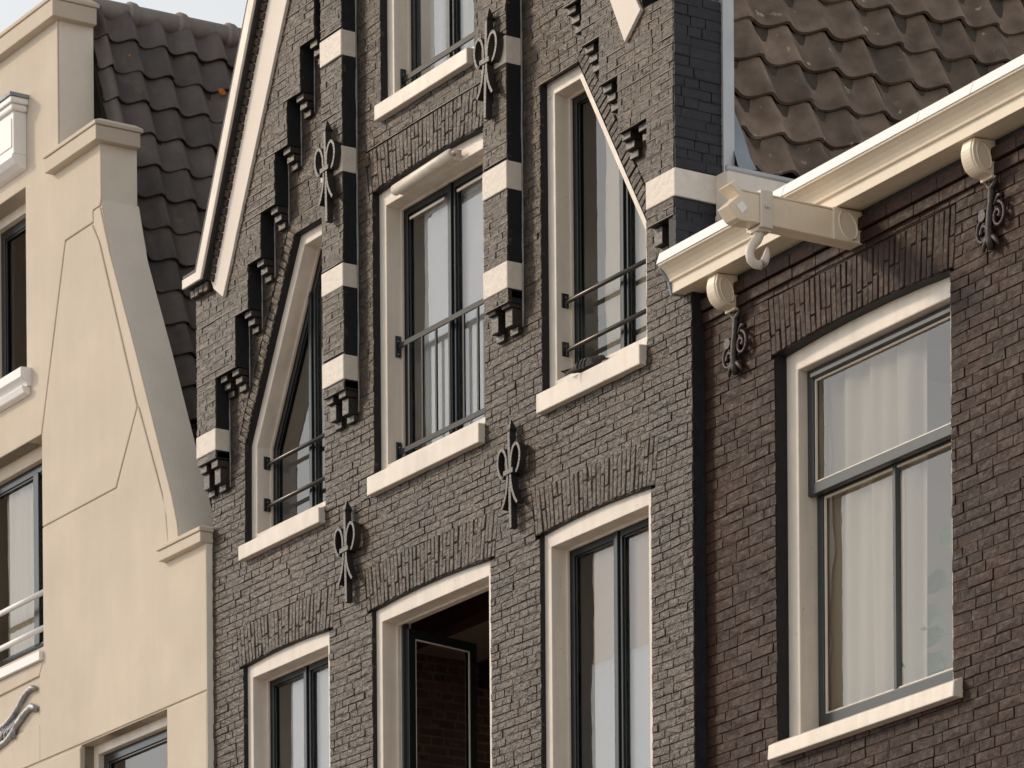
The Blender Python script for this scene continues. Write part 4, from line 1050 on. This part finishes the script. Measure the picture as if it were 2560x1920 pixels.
plant('potted_plant', 1.80, .50, 7.10, F_R, [(1.05, 2.0, .06, .17, .13, 1.9), (.95, .8, .05, .16, .12, .7), (.88, 2.6, .08, .19, .15, 2.9), (.74, 2.9, .08, .21, .16, 3.5), (.70, .4, .05, .18, .14, .0), (.60, 2.7, .09, .25, .15, 3.25), (.52, 3.0, .06, .24, .15, 3.8), (.45, .2, .06, .20, .14, -.4), (.42, 2.8, .09, .26, .14, 2.9)],
      'broad leaved green plant inside the sash window of the brown house', 4, .95)
plant('potted_plant', 4.54, .46, 9.87, F_B, [(.50, 1.0, .05, .17, .11, .8), (.45, 2.6, .05, .15, .10, 2.5), (.38, .4, .05, .15, .10, .1)],
      'small plant with pale green leaf behind the slanted right window', 5, .5)

# the pigeon on the sill
pg = bpy.data.objects.new('pigeon', None); COL.objects.link(pg); pg.matrix_world = F_B @ Matrix.Translation((4.875, -.016, 9.880)) @ Matrix.Rotation(radians(24), 4, 'Z') @ Matrix.Scale(.80, 4)
thing(pg, 'grey pigeon resting on the white sill of the slanted right window', 'pigeon')
def loft(rings, seg=14):
    V = []; F = []
    for (x, y, z, ry, rz_) in rings:
        for k_ in range(seg): a = 2*pi*k_/seg; V.append((x, y+ry*cos(a), z+rz_*sin(a)))
    for i in range(len(rings)-1):
        for k_ in range(seg): F.append((i*seg+k_, i*seg+(k_+1) % seg, (i+1)*seg+(k_+1) % seg, (i+1)*seg+k_))
    F += [tuple(range(seg)), tuple((len(rings)-1)*seg+k_ for k_ in range(seg-1, -1, -1))]
    return MB().add(V, F)
bdy = loft([(-.155, -.008, .030, .034, .004), (-.12, -.006, .034, .030, .008), (-.09, -.003, .036, .034, .020), (-.05, 0, .040, .046, .036), (0, 0, .046, .056, .046), (.05, 0, .050, .056, .050), (.09, 0, .054, .046, .046), (.118, 0, .066, .030, .036), (.135, 0, .078, .022, .026), (.155, 0, .080, .019, .020), (.170, 0, .074, .010, .011), (.178, 0, .070, .003, .004)])
bo = bdy.build('body', M_BIRD1, pg, smooth=True)
MB().tube([(.172, 0, .073), (.186, 0, .066), (.196, 0, .060)], [.006, .0045, .001], 6).build('beak', M_BIRD2, pg, smooth=True)
for sg in (-1, 1): MB().ellipsoid((.156, sg*.018, .084), (.004, .003, .004), 6, 4).build('eye', M_BIRD2, pg, smooth=True)
MB().add([(-.10,-.03,.045),(-.10,.026,.045),(-.10,.026,.030),(-.10,-.03,.030),(-.205,-.045,.030),(-.205,.030,.030),(-.205,.030,.022),(-.205,-.045,.022)],
         [(0,1,5,4),(4,5,6,7),(7,6,2,3),(3,2,1,0),(0,4,7,3),(1,2,6,5)]).build('tail', M_BIRD2, pg, bevel=.004)
MB().add([(-.11,-.028,.028),(-.11,.022,.028),(-.19,.026,.021),(-.19,-.04,.021),(-.11,-.02,.012),(-.11,.02,.012)], [(0,1,2,3),(0,3,4),(1,5,2),(4,3,2,5),(0,4,5,1)]).build('tail_covert', M_TAN, pg)
for sg in (-1, 1):
    wg = loft([(.085, sg*.040, .052, .010, .018), (.05, sg*.052, .052, .013, .034), (0, sg*.055, .046, .013, .036), (-.05, sg*.050, .036, .011, .028), (-.10, sg*.046-.006, .016 if sg < 0 else .034, .008, .016), (-.135, sg*.046-.014, -.004 if sg < 0 else .030, .006, .010), (-.155, sg*.046-.016, -.020 if sg < 0 else .028, .003, .004)], 10)
    wo = wg.build('wing', M_BIRD3 if sg < 0 else M_BIRD1, pg, smooth=True)
    for x in (-.035, .0, .03):
        MB().tube([(x+.012, sg*.061, .078), (x, sg*.0685, .055), (x-.008, sg*.066, .030), (x-.012, sg*.060, .016)], [.004, .0065, .0065, .004], 6).build('wing_bar', M_BIRD2, wo, smooth=True)

print('objects', len(bpy.data.objects))
